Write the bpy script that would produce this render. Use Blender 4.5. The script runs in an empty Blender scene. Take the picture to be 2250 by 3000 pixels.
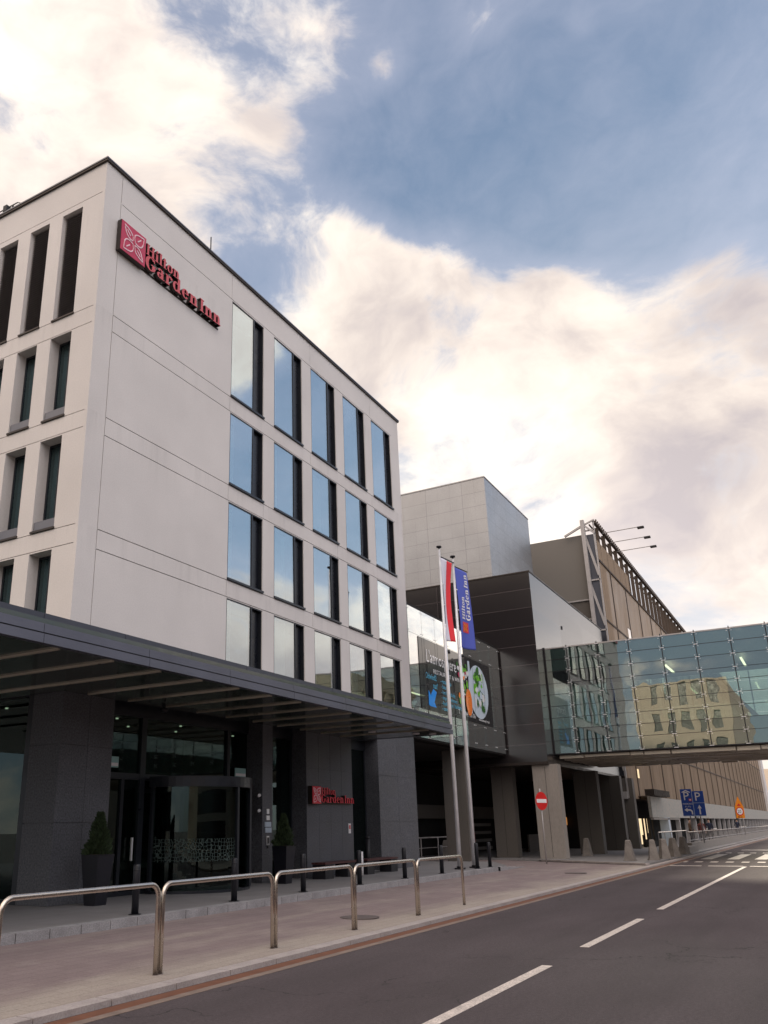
import bpy, bmesh, math, random
from mathutils import Vector, Matrix
random.seed(7)
C = bpy.context.scene.collection
PI = math.pi
# ------------------------------------------------------------------ materials
def newmat(name):
    m = bpy.data.materials.new(name); m.use_nodes = True
    nt = m.node_tree; nt.nodes.clear()
    out = nt.nodes.new('ShaderNodeOutputMaterial')
    return m, nt, out
def nd(nt, typ, **kw):
    n = nt.nodes.new(typ)
    for k, v in kw.items():
        if k.startswith('i_'): n.inputs[k[2:]].default_value = v
        else: setattr(n, k, v)
    return n
def L(nt, a, b): nt.links.new(a, b)
def pos(nt, obj=False, scale=(1,1,1)):
    if obj: s = nd(nt, 'ShaderNodeTexCoord').outputs['Object']
    else: s = nd(nt, 'ShaderNodeNewGeometry').outputs['Position']
    mp = nd(nt, 'ShaderNodeMapping'); mp.inputs['Scale'].default_value = scale
    L(nt, s, mp.inputs['Vector']); return mp.outputs['Vector']
def noise(nt, vec, scale, detail=4, rough=.55):
    n = nd(nt, 'ShaderNodeTexNoise'); n.inputs['Scale'].default_value = scale
    n.inputs['Detail'].default_value = detail; n.inputs['Roughness'].default_value = rough
    L(nt, vec, n.inputs['Vector']); return n.outputs['Fac']
def ramp(nt, fac, stops, interp='LINEAR'):
    r = nd(nt, 'ShaderNodeValToRGB'); r.color_ramp.interpolation = interp
    e = r.color_ramp.elements
    while len(e) < len(stops): e.new(.5)
    for k, (p, c) in enumerate(stops):
        e[k].position = p; e[k].color = (*c, 1) if len(c) == 3 else c
    L(nt, fac, r.inputs['Fac']); return r.outputs['Color']
def maprange(nt, v, a, b, c, d):
    n = nd(nt, 'ShaderNodeMapRange'); n.inputs['From Min'].default_value = a; n.inputs['From Max'].default_value = b
    n.inputs['To Min'].default_value = c; n.inputs['To Max'].default_value = d
    L(nt, v, n.inputs['Value']); return n.outputs['Result']
def mixc(nt, fac, a, b, mode='MIX'):
    n = nd(nt, 'ShaderNodeMix', data_type='RGBA', blend_type=mode)
    for k, v in ((0, fac), (6, a), (7, b)):
        if hasattr(v, 'links'): L(nt, v, n.inputs[k])
        else: n.inputs[k].default_value = v if k == 0 else (*v, 1)
    return n.outputs[2]
def mth(nt, op, a, b=None, clamp=False):
    n = nd(nt, 'ShaderNodeMath', operation=op, use_clamp=clamp)
    for k, v in ((0, a), (1, b)):
        if v is None: continue
        if hasattr(v, 'links'): L(nt, v, n.inputs[k])
        else: n.inputs[k].default_value = v
    return n.outputs[0]
def pbr(name, col, rough=.6, metal=0., var=.12, vscale=3., fine=0., fscale=60., bump=0., bscale=40., ior=1.45, obj=False, stretch=(1,1,1), spec=None):
    m, nt, out = newmat(name)
    p = nd(nt, 'ShaderNodeBsdfPrincipled'); p.inputs['Roughness'].default_value = rough
    p.inputs['Metallic'].default_value = metal; p.inputs['IOR'].default_value = ior
    v = pos(nt, obj, stretch)
    n1 = noise(nt, v, vscale)
    f = maprange(nt, n1, .25, .75, 1 - var, 1 + var)
    if fine:
        n2 = noise(nt, v, fscale, 2)
        f = mth(nt, 'MULTIPLY', f, maprange(nt, n2, .3, .7, 1 - fine, 1 + fine))
    vm = nd(nt, 'ShaderNodeVectorMath', operation='SCALE'); vm.inputs[0].default_value = col
    L(nt, f, vm.inputs['Scale']); L(nt, vm.outputs[0], p.inputs['Base Color'])
    L(nt, maprange(nt, n1, .3, .7, max(0, rough - .08), min(1, rough + .08)), p.inputs['Roughness'])
    if bump:
        b = nd(nt, 'ShaderNodeBump'); b.inputs['Strength'].default_value = bump; b.inputs['Distance'].default_value = .01
        L(nt, noise(nt, v, bscale, 3), b.inputs['Height']); L(nt, b.outputs[0], p.inputs['Normal'])
    L(nt, p.outputs[0], out.inputs[0]); m['_p'] = 1
    return m
def glassmat(name, tint=(.8,.9,.95), refl=(.9,.95,1), f0=.3, f1=.9, power=3., wav=.0, rough=0.):
    """coated pane: reflective layer over a tinted see-through one"""
    m, nt, out = newmat(name)
    t = nd(nt, 'ShaderNodeBsdfTransparent'); t.inputs[0].default_value = (*tint, 1)
    g = nd(nt, 'ShaderNodeBsdfGlossy'); g.inputs['Color'].default_value = (*refl, 1); g.inputs['Roughness'].default_value = rough
    lw = nd(nt, 'ShaderNodeLayerWeight'); lw.inputs['Blend'].default_value = .5
    fac = mth(nt, 'POWER', lw.outputs['Facing'], power)
    fac = maprange(nt, fac, 0, 1, f0, f1)
    mx = nd(nt, 'ShaderNodeMixShader'); L(nt, fac, mx.inputs[0]); L(nt, t.outputs[0], mx.inputs[1]); L(nt, g.outputs[0], mx.inputs[2])
    if wav:
        b = nd(nt, 'ShaderNodeBump'); b.inputs['Strength'].default_value = wav; b.inputs['Distance'].default_value = .02
        L(nt, noise(nt, pos(nt), .9, 1), b.inputs['Height']); L(nt, b.outputs[0], g.inputs['Normal'])
    L(nt, mx.outputs[0], out.inputs[0]); return m
def emat(name, col, s):
    m, nt, out = newmat(name); e = nd(nt, 'ShaderNodeEmission'); e.inputs[0].default_value = (*col, 1); e.inputs[1].default_value = s
    L(nt, e.outputs[0], out.inputs[0]); return m
M = {}
def panels_mat(name, col, rough, metal, ph, pw, z0=0, jw=.012, var=.05, ior=1.45, axis='xy', perf=False, minor=0, jl=-.65):
    """metal cladding with joint lines: height ph, width pw"""
    m, nt, out = newmat(name)
    p = nd(nt, 'ShaderNodeBsdfPrincipled'); p.inputs['Metallic'].default_value = metal; p.inputs['IOR'].default_value = ior
    sx = nd(nt, 'ShaderNodeSeparateXYZ'); L(nt, pos(nt), sx.inputs[0])
    z = mth(nt, 'DIVIDE', mth(nt, 'SUBTRACT', sx.outputs['Z'], z0), ph)
    u = mth(nt, 'DIVIDE', mth(nt, 'ADD', sx.outputs['X'], sx.outputs['Y']), pw)
    def line(v, w):
        f = mth(nt, 'FRACT', v); d = mth(nt, 'MINIMUM', f, mth(nt, 'SUBTRACT', 1, f)); return mth(nt, 'LESS_THAN', d, w)
    ln = mth(nt, 'MAXIMUM', line(z, jw / ph), line(u, jw / pw))
    cb = nd(nt, 'ShaderNodeCombineXYZ'); L(nt, mth(nt, 'FLOOR', z), cb.inputs[0]); L(nt, mth(nt, 'FLOOR', u), cb.inputs[1])
    wn = nd(nt, 'ShaderNodeTexWhiteNoise'); L(nt, cb.outputs[0], wn.inputs['Vector'])
    f = maprange(nt, wn.outputs['Value'], 0, 1, 1 - var, 1 + var)
    f = mth(nt, 'MULTIPLY', f, maprange(nt, noise(nt, pos(nt), .8), .3, .7, .94, 1.06))
    if perf:
        f = mth(nt, 'MULTIPLY', f, maprange(nt, noise(nt, pos(nt, scale=(1,1,1)), 28, 2), .35, .65, .8, 1.2))
    if minor: f = mth(nt, 'MULTIPLY', f, mth(nt, 'SUBTRACT', 1, mth(nt, 'MULTIPLY', line(mth(nt, 'DIVIDE', mth(nt, 'ADD', sx.outputs['X'], sx.outputs['Y']), minor), .008), .22)))
    f = mth(nt, 'MULTIPLY', f, mth(nt, 'ADD', 1, mth(nt, 'MULTIPLY', ln, jl)))
    vm = nd(nt, 'ShaderNodeVectorMath', operation='SCALE'); vm.inputs[0].default_value = col
    L(nt, f, vm.inputs['Scale']); L(nt, vm.outputs[0], p.inputs['Base Color'])
    L(nt, maprange(nt, wn.outputs['Value'], 0, 1, rough - .03, rough + .05), p.inputs['Roughness'])
    L(nt, p.outputs[0], out.inputs[0]); return m

M['render_wall'] = None
M['endclad'] = pbr('dark_ribbed_end_cladding', (.07,.07,.08), .5, var=.6, vscale=2.5, stretch=(1,2.2,.08))
M['joint'] = pbr('dark_joint', (.06,.055,.05), .9)
M['coping'] = pbr('brown_metal_coping', (.05,.04,.036), .45, metal=.5, obj=True)
M['frame'] = pbr('dark_grey_window_frame', (.022,.025,.033), .35, metal=.3)
M['sill'] = pbr('grey_metal_sill', (.17,.17,.19), .4, metal=.6)
M['navy'] = pbr('navy_black_panel', (.006,.007,.012), .3)
M['curtain'] = pbr('pale_curtain', (.8,.82,.8), .9, var=.25, vscale=9, stretch=(1,1,.02), obj=True)
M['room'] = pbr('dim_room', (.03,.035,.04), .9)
M['hglass'] = glassmat('hotel_window_glass', (.62,.72,.74), (.80,.85,.87), .40, .95, 2., wav=.09)
M['sideglass'] = glassmat('side_window_glass', (.3,.4,.42), (.6,.85,.9), .1, .8, 3., wav=.01)
M['gglass'] = glassmat('ground_floor_glass', (.32,.42,.4), (.7,.85,.85), .05, .75, 3.5, wav=.02)
M['louvre'] = pbr('brown_grey_louvre', (.2,.18,.18), .5, metal=.3)
M['stone'] = pbr('dark_granite_cladding', (.086,.088,.102), .5, var=.2, vscale=1.3, fine=.4, fscale=28, bump=.1, bscale=90)
M['fascia'] = pbr('blue_grey_zinc_fascia', (.135,.14,.175), .42, metal=.55, var=.14, vscale=1.2)
M['fascia_dark'] = pbr('dark_zinc_upstand', (.075,.08,.10), .42, metal=.5, var=.16, vscale=1.)
M['soffit'] = pbr('polished_dark_soffit', (.05,.066,.056), .14, metal=.0, var=.1, ior=1.7)
M['strip'] = pbr('warm_metal_strip', (.6,.54,.45), .35, metal=.4)
M['steel'] = pbr('brushed_stainless', (.56,.5,.44), .24, metal=1., var=.06, vscale=6)
M['galv'] = pbr('pale_aluminium', (.8,.8,.83), .35, metal=.35)
M['blockc'] = pbr('rough_grey_concrete', (.2,.18,.165), .9, var=.25, vscale=4, fine=.15, fscale=40, obj=True)
M['black'] = pbr('black_metal', (.012,.012,.016), .5)
M['bollard'] = pbr('anthracite_paint', (.010,.011,.016), .42)
M['planter'] = pbr('charcoal_planter', (.008,.008,.014), .45)
M['soil'] = pbr('soil', (.04,.03,.02), .95)
M['conifer'] = pbr('dark_conifer_leaf', (.02,.036,.012), .8, var=.5, vscale=14)
M['trunk'] = pbr('bark', (.05,.035,.025), .9)
M['wood'] = pbr('dark_red_wood', (.07,.025,.025), .55, var=.2, vscale=5)
M['redpanel'] = pbr('crimson_sign_face', (.52,.03,.09), .4, var=.03)
M['redletter'] = pbr('red_letter_face', (.62,.09,.11), .4, var=.03)
M['redlit'] = pbr('bright_red_sign', (.62,.02,.045), .4, var=.03)
M['whitepaint'] = pbr('white_paint', (.78,.76,.78), .5, var=.03)
M['pink'] = pbr('pale_pink_line', (.85,.6,.66), .5, var=.02)
M['asphalt'] = pbr('asphalt', (.066,.054,.057), .8, var=.12, vscale=.35, fine=.4, fscale=38, bump=.5, bscale=60)
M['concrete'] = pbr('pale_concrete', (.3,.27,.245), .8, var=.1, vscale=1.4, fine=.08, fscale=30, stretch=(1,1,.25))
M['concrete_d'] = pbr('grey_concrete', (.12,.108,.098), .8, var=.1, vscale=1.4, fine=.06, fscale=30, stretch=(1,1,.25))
M['granite'] = pbr('granite_kerb', (.29,.28,.29), .75, var=.22, vscale=3.5, fine=.25, fscale=60)
M['kerb'] = pbr('concrete_kerb', (.36,.32,.31), .8, var=.16, vscale=3, fine=.15, fscale=45)
M['rust'] = pbr('rust_brown_gutter', (.15,.062,.035), .75, var=.25, vscale=5)
M['gutterline'] = pbr('buff_edge_line', (.2,.15,.125), .8, var=.25, vscale=5)
M['marking'] = pbr('worn_road_paint', (.52,.46,.42), .7, var=.22, vscale=6, fine=.35, fscale=50)
M['markfaint'] = pbr('faded_road_paint', (.28,.25,.24), .7, var=.3, vscale=2, fine=.3, fscale=20)
M['cover'] = pbr('iron_cover', (.15,.125,.12), .6, metal=.3, var=.3, vscale=30)
M['darkclad'] = panels_mat('dark_brown_metal_cladding', (.022,.018,.019), .2, .0, .98, 5.3, z0=4.4, ior=1.85, jw=.018, perf=True, jl=2.2)
M['silver'] = panels_mat('perforated_silver_cladding', (.37,.375,.39), .4, .8, .88, 2.4, z0=14.8, jw=.009, var=.04, perf=True, minor=.8, jl=-.4)
M['bglass'] = glassmat('footbridge_glass', (.66,.74,.715), (.93,.95,.92), .19, .85, 2.3, wav=.14)
M['lglass'] = glassmat('link_glass', (.45,.58,.58), (.97,.97,.97), .30, .97, 1.6, wav=.03)
M['bsoffit'] = None
M['frit'] = pbr('fritted_spandrel', (.2,.245,.245), .6, var=.1, vscale=.6)
M['wallgrey'] = pbr('smooth_grey_cladding', (.185,.172,.158), .7, var=.04, vscale=.4)
M['gsteel'] = pbr('light_grey_steel', (.42,.4,.4), .5, metal=.2)
M['meshclad'] = None
M['slab'] = pbr('parking_deck', (.085,.062,.048), .8, var=.15, vscale=.3)
M['darkroom'] = pbr('dark_interior', (.009,.007,.007), .8, var=.4, vscale=.5)  # near-black albedo puts the deep shade of arcade and interiors into colour
M['blue'] = pbr('road_sign_blue', (.01,.06,.35), .4, var=.03)
M['orange'] = pbr('road_sign_orange', (.8,.25,.01), .4, var=.03)
M['red'] = pbr('road_sign_red', (.6,.02,.02), .4, var=.03)
M['flagwhite'] = pbr('white_flag_cloth', (.74,.72,.82), .85, var=.04)
M['flagred'] = pbr('red_flag_cloth', (.8,.045,.06), .85, var=.04)
M['flagblue'] = pbr('blue_flag_cloth', (.09,.12,.5), .85, var=.04)
M['posterbg'] = pbr('poster_black', (.012,.012,.015), .5)
M['pblue'] = pbr('poster_blue', (.0,.24,.85), .5, var=.02)
M['pcyan'] = pbr('poster_cyan', (.1,.4,.6), .5, var=.02)
M['plate'] = pbr('pale_blue_plate', (.5,.58,.68), .5, var=.1, vscale=2)
M['porange'] = pbr('poster_orange', (.85,.22,.04), .6, var=.4, vscale=12)
M['pgreen'] = pbr('poster_green', (.12,.4,.03), .6, var=.5, vscale=7)
M['pdgreen'] = pbr('poster_dark_green', (.03,.12,.02), .6, var=.5, vscale=7)
M['pred'] = pbr('poster_crimson', (.45,.02,.1), .6, var=.4, vscale=9)
M['mint'] = pbr('exit_plate', (.3,.5,.5), .5, var=.1)
M['tube'] = emat('fluorescent_tube', (1,.95,.6), 2.2)
M['downlight'] = emat('downlight', (1,.85,.6), 1.6)
M['shoplight'] = emat('shop_light', (1,.75,.45), .9)
M['amber'] = emat('amber_sign', (1,.4,.1), .35)
M['skin'] = pbr('skin', (.45,.27,.2), .6)
M['bricklit'] = pbr('cream_render', (.86,.72,.56), .8, var=.05)
def glossy(name, col, var=.03, vscale=3):
    m = pbr(name, col, .05, var=var, vscale=vscale, ior=1.5)
    p = [n for n in m.node_tree.nodes if n.type == 'BSDF_PRINCIPLED'][0]
    for l in list(p.inputs['Roughness'].links): m.node_tree.links.remove(l)
    p.inputs['Roughness'].default_value = .04; return m
for k_, c_, v_, s_ in (('posterbg',(.012,.012,.015),.03,3),('pblue',(0,.3,.95),.02,3),('pcyan',(.12,.5,.75),.02,3),('porange',(.9,.22,.03),.5,14),('pgreen',(.16,.5,.03),.5,7),('pdgreen',(.03,.14,.02),.5,7),('pred',(.5,.02,.1),.4,9),('pwhite',(.8,.8,.82),.03,3),('pplate',(.6,.7,.8),.08,2)):
    M[k_] = glossy('poster_' + k_[1:], c_, v_, s_)
def special():
    m, nt, out = newmat('pale_concrete_panel')
    p = nd(nt, 'ShaderNodeBsdfPrincipled'); p.inputs['Roughness'].default_value = .85
    sx = nd(nt, 'ShaderNodeSeparateXYZ'); L(nt, pos(nt), sx.inputs[0])
    f = maprange(nt, noise(nt, pos(nt), .45, 6), .3, .7, .93, 1.05)
    f = mth(nt, 'MULTIPLY', f, maprange(nt, noise(nt, pos(nt), 30, 3), .3, .7, .95, 1.04))
    st = noise(nt, pos(nt, scale=(1,1,.07)), 4.5, 6, .65)
    # rain streaks hang below every sill and joint
    fz = mth(nt, 'FRACT', mth(nt, 'DIVIDE', mth(nt, 'SUBTRACT', sx.outputs['Z'], 14.03), 2.88))
    f = mth(nt, 'MULTIPLY', f, mth(nt, 'SUBTRACT', 1, mth(nt, 'MULTIPLY', maprange(nt, st, .5, .72, 0, .10), maprange(nt, fz, .55, 1., 0, 1))))
    cb = nd(nt, 'ShaderNodeCombineXYZ'); L(nt, mth(nt, 'FLOOR', mth(nt, 'DIVIDE', mth(nt, 'SUBTRACT', sx.outputs['Z'], 14.03), 2.88)), cb.inputs[0])
    wn = nd(nt, 'ShaderNodeTexWhiteNoise'); L(nt, cb.outputs[0], wn.inputs['Vector']); f = mth(nt, 'MULTIPLY', f, maprange(nt, wn.outputs['Value'], 0, 1, .965, 1.02))
    vm = nd(nt, 'ShaderNodeVectorMath', operation='SCALE'); vm.inputs[0].default_value = (.70,.66,.645); L(nt, f, vm.inputs['Scale']); L(nt, vm.outputs[0], p.inputs['Base Color'])
    b = nd(nt, 'ShaderNodeBump'); b.inputs['Strength'].default_value = .2; b.inputs['Distance'].default_value = .01
    L(nt, noise(nt, pos(nt), 45, 3), b.inputs['Height']); L(nt, b.outputs[0], p.inputs['Normal']); L(nt, p.outputs[0], out.inputs[0]); M['render_wall'] = m
    # asphalt with aggregate, patches, tyre-polished lanes and hairline cracks
    m, nt, out = newmat('worn_asphalt')
    p = nd(nt, 'ShaderNodeBsdfPrincipled'); sx = nd(nt, 'ShaderNodeSeparateXYZ'); L(nt, pos(nt), sx.inputs[0])
    c = ramp(nt, noise(nt, pos(nt, scale=(.35,1,1)), .8, 6, .6), [(.3,(.068,.055,.060)),(.7,(.100,.083,.089))])
    lane = mth(nt, 'ABSOLUTE', mth(nt, 'SUBTRACT', mth(nt, 'FRACT', mth(nt, 'DIVIDE', mth(nt, 'ADD', sx.outputs['Y'], .15), 1.6)), .5))
    c = mixc(nt, mth(nt, 'MULTIPLY', maprange(nt, lane, .1, .4, .5, 0), maprange(nt, noise(nt, pos(nt, scale=(.15,1,1)), 1.5, 4), .35, .65, .2, 1)), c, (.045,.038,.04))
    c = mixc(nt, maprange(nt, noise(nt, pos(nt), 22, 4, .75), .38, .62, .0, .55), c, (.045,.036,.038))
    c = mixc(nt, maprange(nt, noise(nt, pos(nt), 120, 1), .62, .72, .0, .5), c, (.2,.18,.175))
    vo = nd(nt, 'ShaderNodeTexVoronoi', feature='DISTANCE_TO_EDGE'); vo.inputs['Scale'].default_value = .33; wv = nd(nt, 'ShaderNodeVectorMath', operation='MULTIPLY_ADD')
    nn = nd(nt, 'ShaderNodeTexNoise'); nn.inputs['Scale'].default_value = 1.7; nn.inputs['Detail'].default_value = 5; L(nt, pos(nt), nn.inputs['Vector'])
    L(nt, nn.outputs['Color'], wv.inputs[0]); wv.inputs[1].default_value = (1.5,1.5,0); L(nt, pos(nt), wv.inputs[2]); L(nt, wv.outputs[0], vo.inputs['Vector'])
    crk = mth(nt, 'MULTIPLY', mth(nt, 'LESS_THAN', vo.outputs[0], .0035), maprange(nt, noise(nt, pos(nt), .25, 2), .48, .56, 0, .7))
    c = mixc(nt, crk, c, (.02,.018,.018))
    L(nt, c, p.inputs['Base Color']); p.inputs['Roughness'].default_value = .92; p.inputs['Specular IOR Level'].default_value = .25
    b = nd(nt, 'ShaderNodeBump'); b.inputs['Strength'].default_value = .6; b.inputs['Distance'].default_value = .012
    L(nt, noise(nt, pos(nt), 65, 3), b.inputs['Height']); L(nt, b.outputs[0], p.inputs['Normal']); L(nt, p.outputs[0], out.inputs[0]); M['asphalt'] = m
    # pavement: reddish block paving with a pale dusty edge and a pale streaked band
    m, nt, out = newmat('red_grey_pavement')
    p = nd(nt, 'ShaderNodeBsdfPrincipled'); p.inputs['Roughness'].default_value = .85
    sx = nd(nt, 'ShaderNodeSeparateXYZ'); L(nt, pos(nt), sx.inputs[0])
    st = noise(nt, pos(nt, scale=(.28,1.1,1)), 1.6, 5, .6)
    y = sx.outputs['Y']
    edge = maprange(nt, y, 7.0, 7.9, 1, 0)
    edge = mth(nt, 'ADD', edge, mth(nt, 'MULTIPLY', mth(nt, 'SUBTRACT', st, .5), 2.2), clamp=True)
    band = mth(nt, 'SUBTRACT', 1, mth(nt, 'MULTIPLY', mth(nt, 'ABSOLUTE', mth(nt, 'SUBTRACT', y, 9.0)), 2.2), clamp=True)
    band = mth(nt, 'MULTIPLY', band, maprange(nt, st, .45, .62, 0, .7))
    f = mth(nt, 'MAXIMUM', edge, band)
    base = ramp(nt, noise(nt, pos(nt), .9, 5), [(.3,(.225,.175,.175)),(.7,(.28,.22,.215))])
    c = mixc(nt, f, base, (.39,.34,.295))
    c = mixc(nt, maprange(nt, noise(nt, pos(nt), 45, 2), .3, .7, 0, .35), c, (.1,.08,.08))
    br = nd(nt, 'ShaderNodeTexBrick'); br.inputs['Scale'].default_value = 1; br.inputs['Brick Width'].default_value = .4; br.inputs['Row Height'].default_value = .2; br.inputs['Mortar Size'].default_value = .006
    br.inputs['Color1'].default_value = (1,1,1,1); br.inputs['Color2'].default_value = (.9,.88,.88,1); br.inputs['Mortar'].default_value = (.62,.58,.56,1); L(nt, pos(nt), br.inputs['Vector'])
    c = mixc(nt, .7, c, br.outputs[0], 'MULTIPLY')
    c = mixc(nt, maprange(nt, noise(nt, pos(nt), 2.7, 7, .7), .58, .75, 0, .4), c, (.12,.1,.095))
    L(nt, c, p.inputs['Base Color'])
    b = nd(nt, 'ShaderNodeBump'); b.inputs['Strength'].default_value = .3; b.inputs['Distance'].default_value = .01
    L(nt, noise(nt, pos(nt), 35, 3), b.inputs['Height']); L(nt, b.outputs[0], p.inputs['Normal'])
    L(nt, p.outputs[0], out.inputs[0]); M['pavement'] = m
    # forecourt slabs
    m, nt, out = newmat('grey_forecourt_slabs')
    p = nd(nt, 'ShaderNodeBsdfPrincipled'); p.inputs['Roughness'].default_value = .7
    br = nd(nt, 'ShaderNodeTexBrick'); br.offset = .5
    br.inputs['Scale'].default_value = 1; br.inputs['Brick Width'].default_value = 1.2; br.inputs['Row Height'].default_value = .6
    br.inputs['Mortar Size'].default_value = .006; br.inputs['Color1'].default_value = (.2,.19,.195,1); br.inputs['Color2'].default_value = (.225,.215,.215,1)
    br.inputs['Mortar'].default_value = (.12,.115,.115,1); L(nt, pos(nt), br.inputs['Vector'])
    c = mixc(nt, maprange(nt, noise(nt, pos(nt), 1.5, 5), .3, .7, 0, .5), br.outputs[0], (.15,.14,.14), 'MIX')
    L(nt, c, p.inputs['Base Color']); L(nt, p.outputs[0], out.inputs[0]); M['slabs'] = m
    # mirror-like ribbed bridge soffit
    m, nt, out = newmat('rippled_metal_soffit')
    p = nd(nt, 'ShaderNodeBsdfPrincipled'); p.inputs['Metallic'].default_value = 1; p.inputs['Roughness'].default_value = .12
    p.inputs['Base Color'].default_value = (.3,.28,.26,1)
    b = nd(nt, 'ShaderNodeBump'); b.inputs['Strength'].default_value = 1.; b.inputs['Distance'].default_value = .12
    L(nt, noise(nt, pos(nt, scale=(1.6,.5,1)), 2.5, 3), b.inputs['Height']); L(nt, b.outputs[0], p.inputs['Normal'])
    L(nt, p.outputs[0], out.inputs[0]); M['bsoffit'] = m
    # woven metal mesh over parking decks: part see-through
    m, nt, out = newmat('bronze_woven_mesh')
    d = nd(nt, 'ShaderNodeBsdfPrincipled'); d.inputs['Roughness'].default_value = .9; d.inputs['Specular IOR Level'].default_value = .1
    st = noise(nt, pos(nt, scale=(1,1,.12)), 3.0, 4)
    c = ramp(nt, st, [(.3,(.31,.225,.16)),(.7,(.39,.295,.215))])
    L(nt, c, d.inputs['Base Color'])
    t = nd(nt, 'ShaderNodeBsdfTransparent')
    mx = nd(nt, 'ShaderNodeMixShader'); L(nt, maprange(nt, noise(nt, pos(nt, scale=(1,1,.3)), 1.2, 3),   .3, .7, .6, .8), mx.inputs[0])
    L(nt, t.outputs[0], mx.inputs[1]); L(nt, d.outputs[0], mx.inputs[2]); L(nt, mx.outputs[0], out.inputs[0]); M['meshclad'] = m
    m2 = m.copy(); m2.name = 'dense_bronze_mesh'; M['meshdense'] = m2
    for n in m2.node_tree.nodes:
        if n.type == 'MAP_RANGE': n.inputs['To Min'].default_value = .86; n.inputs['To Max'].default_value = .97
    # etched hexagon band of the revolving door
    m, nt, out = newmat('etched_hexagon_film')
    v = nd(nt, 'ShaderNodeTexVoronoi', feature='DISTANCE_TO_EDGE'); v.inputs['Scale'].default_value = 13; v.inputs['Randomness'].default_value = .5
    L(nt, pos(nt), v.inputs['Vector'])
    d = nd(nt, 'ShaderNodeBsdfDiffuse'); d.inputs[0].default_value = (.07,.095,.09,1); t = nd(nt, 'ShaderNodeBsdfTransparent')
    mx = nd(nt, 'ShaderNodeMixShader'); L(nt, mth(nt, 'LESS_THAN', v.outputs[0], .05), mx.inputs[0])
    L(nt, t.outputs[0], mx.inputs[1]); L(nt, d.outputs[0], mx.inputs[2]); L(nt, mx.outputs[0], out.inputs[0]); M['hexfilm'] = m
    # mottled band on the retail fascia
    m, nt, out = newmat('speckled_grey_fascia')
    p = nd(nt, 'ShaderNodeBsdfPrincipled'); p.inputs['Roughness'].default_value = .7
    c = ramp(nt, noise(nt, pos(nt), 6, 5), [(.35,(.27,.27,.25)),(.5,(.36,.35,.32)),(.65,(.4,.33,.28))]); L(nt, c, p.inputs['Base Color'])
    L(nt, p.outputs[0], out.inputs[0]); M['mfascia'] = m
special()
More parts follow.
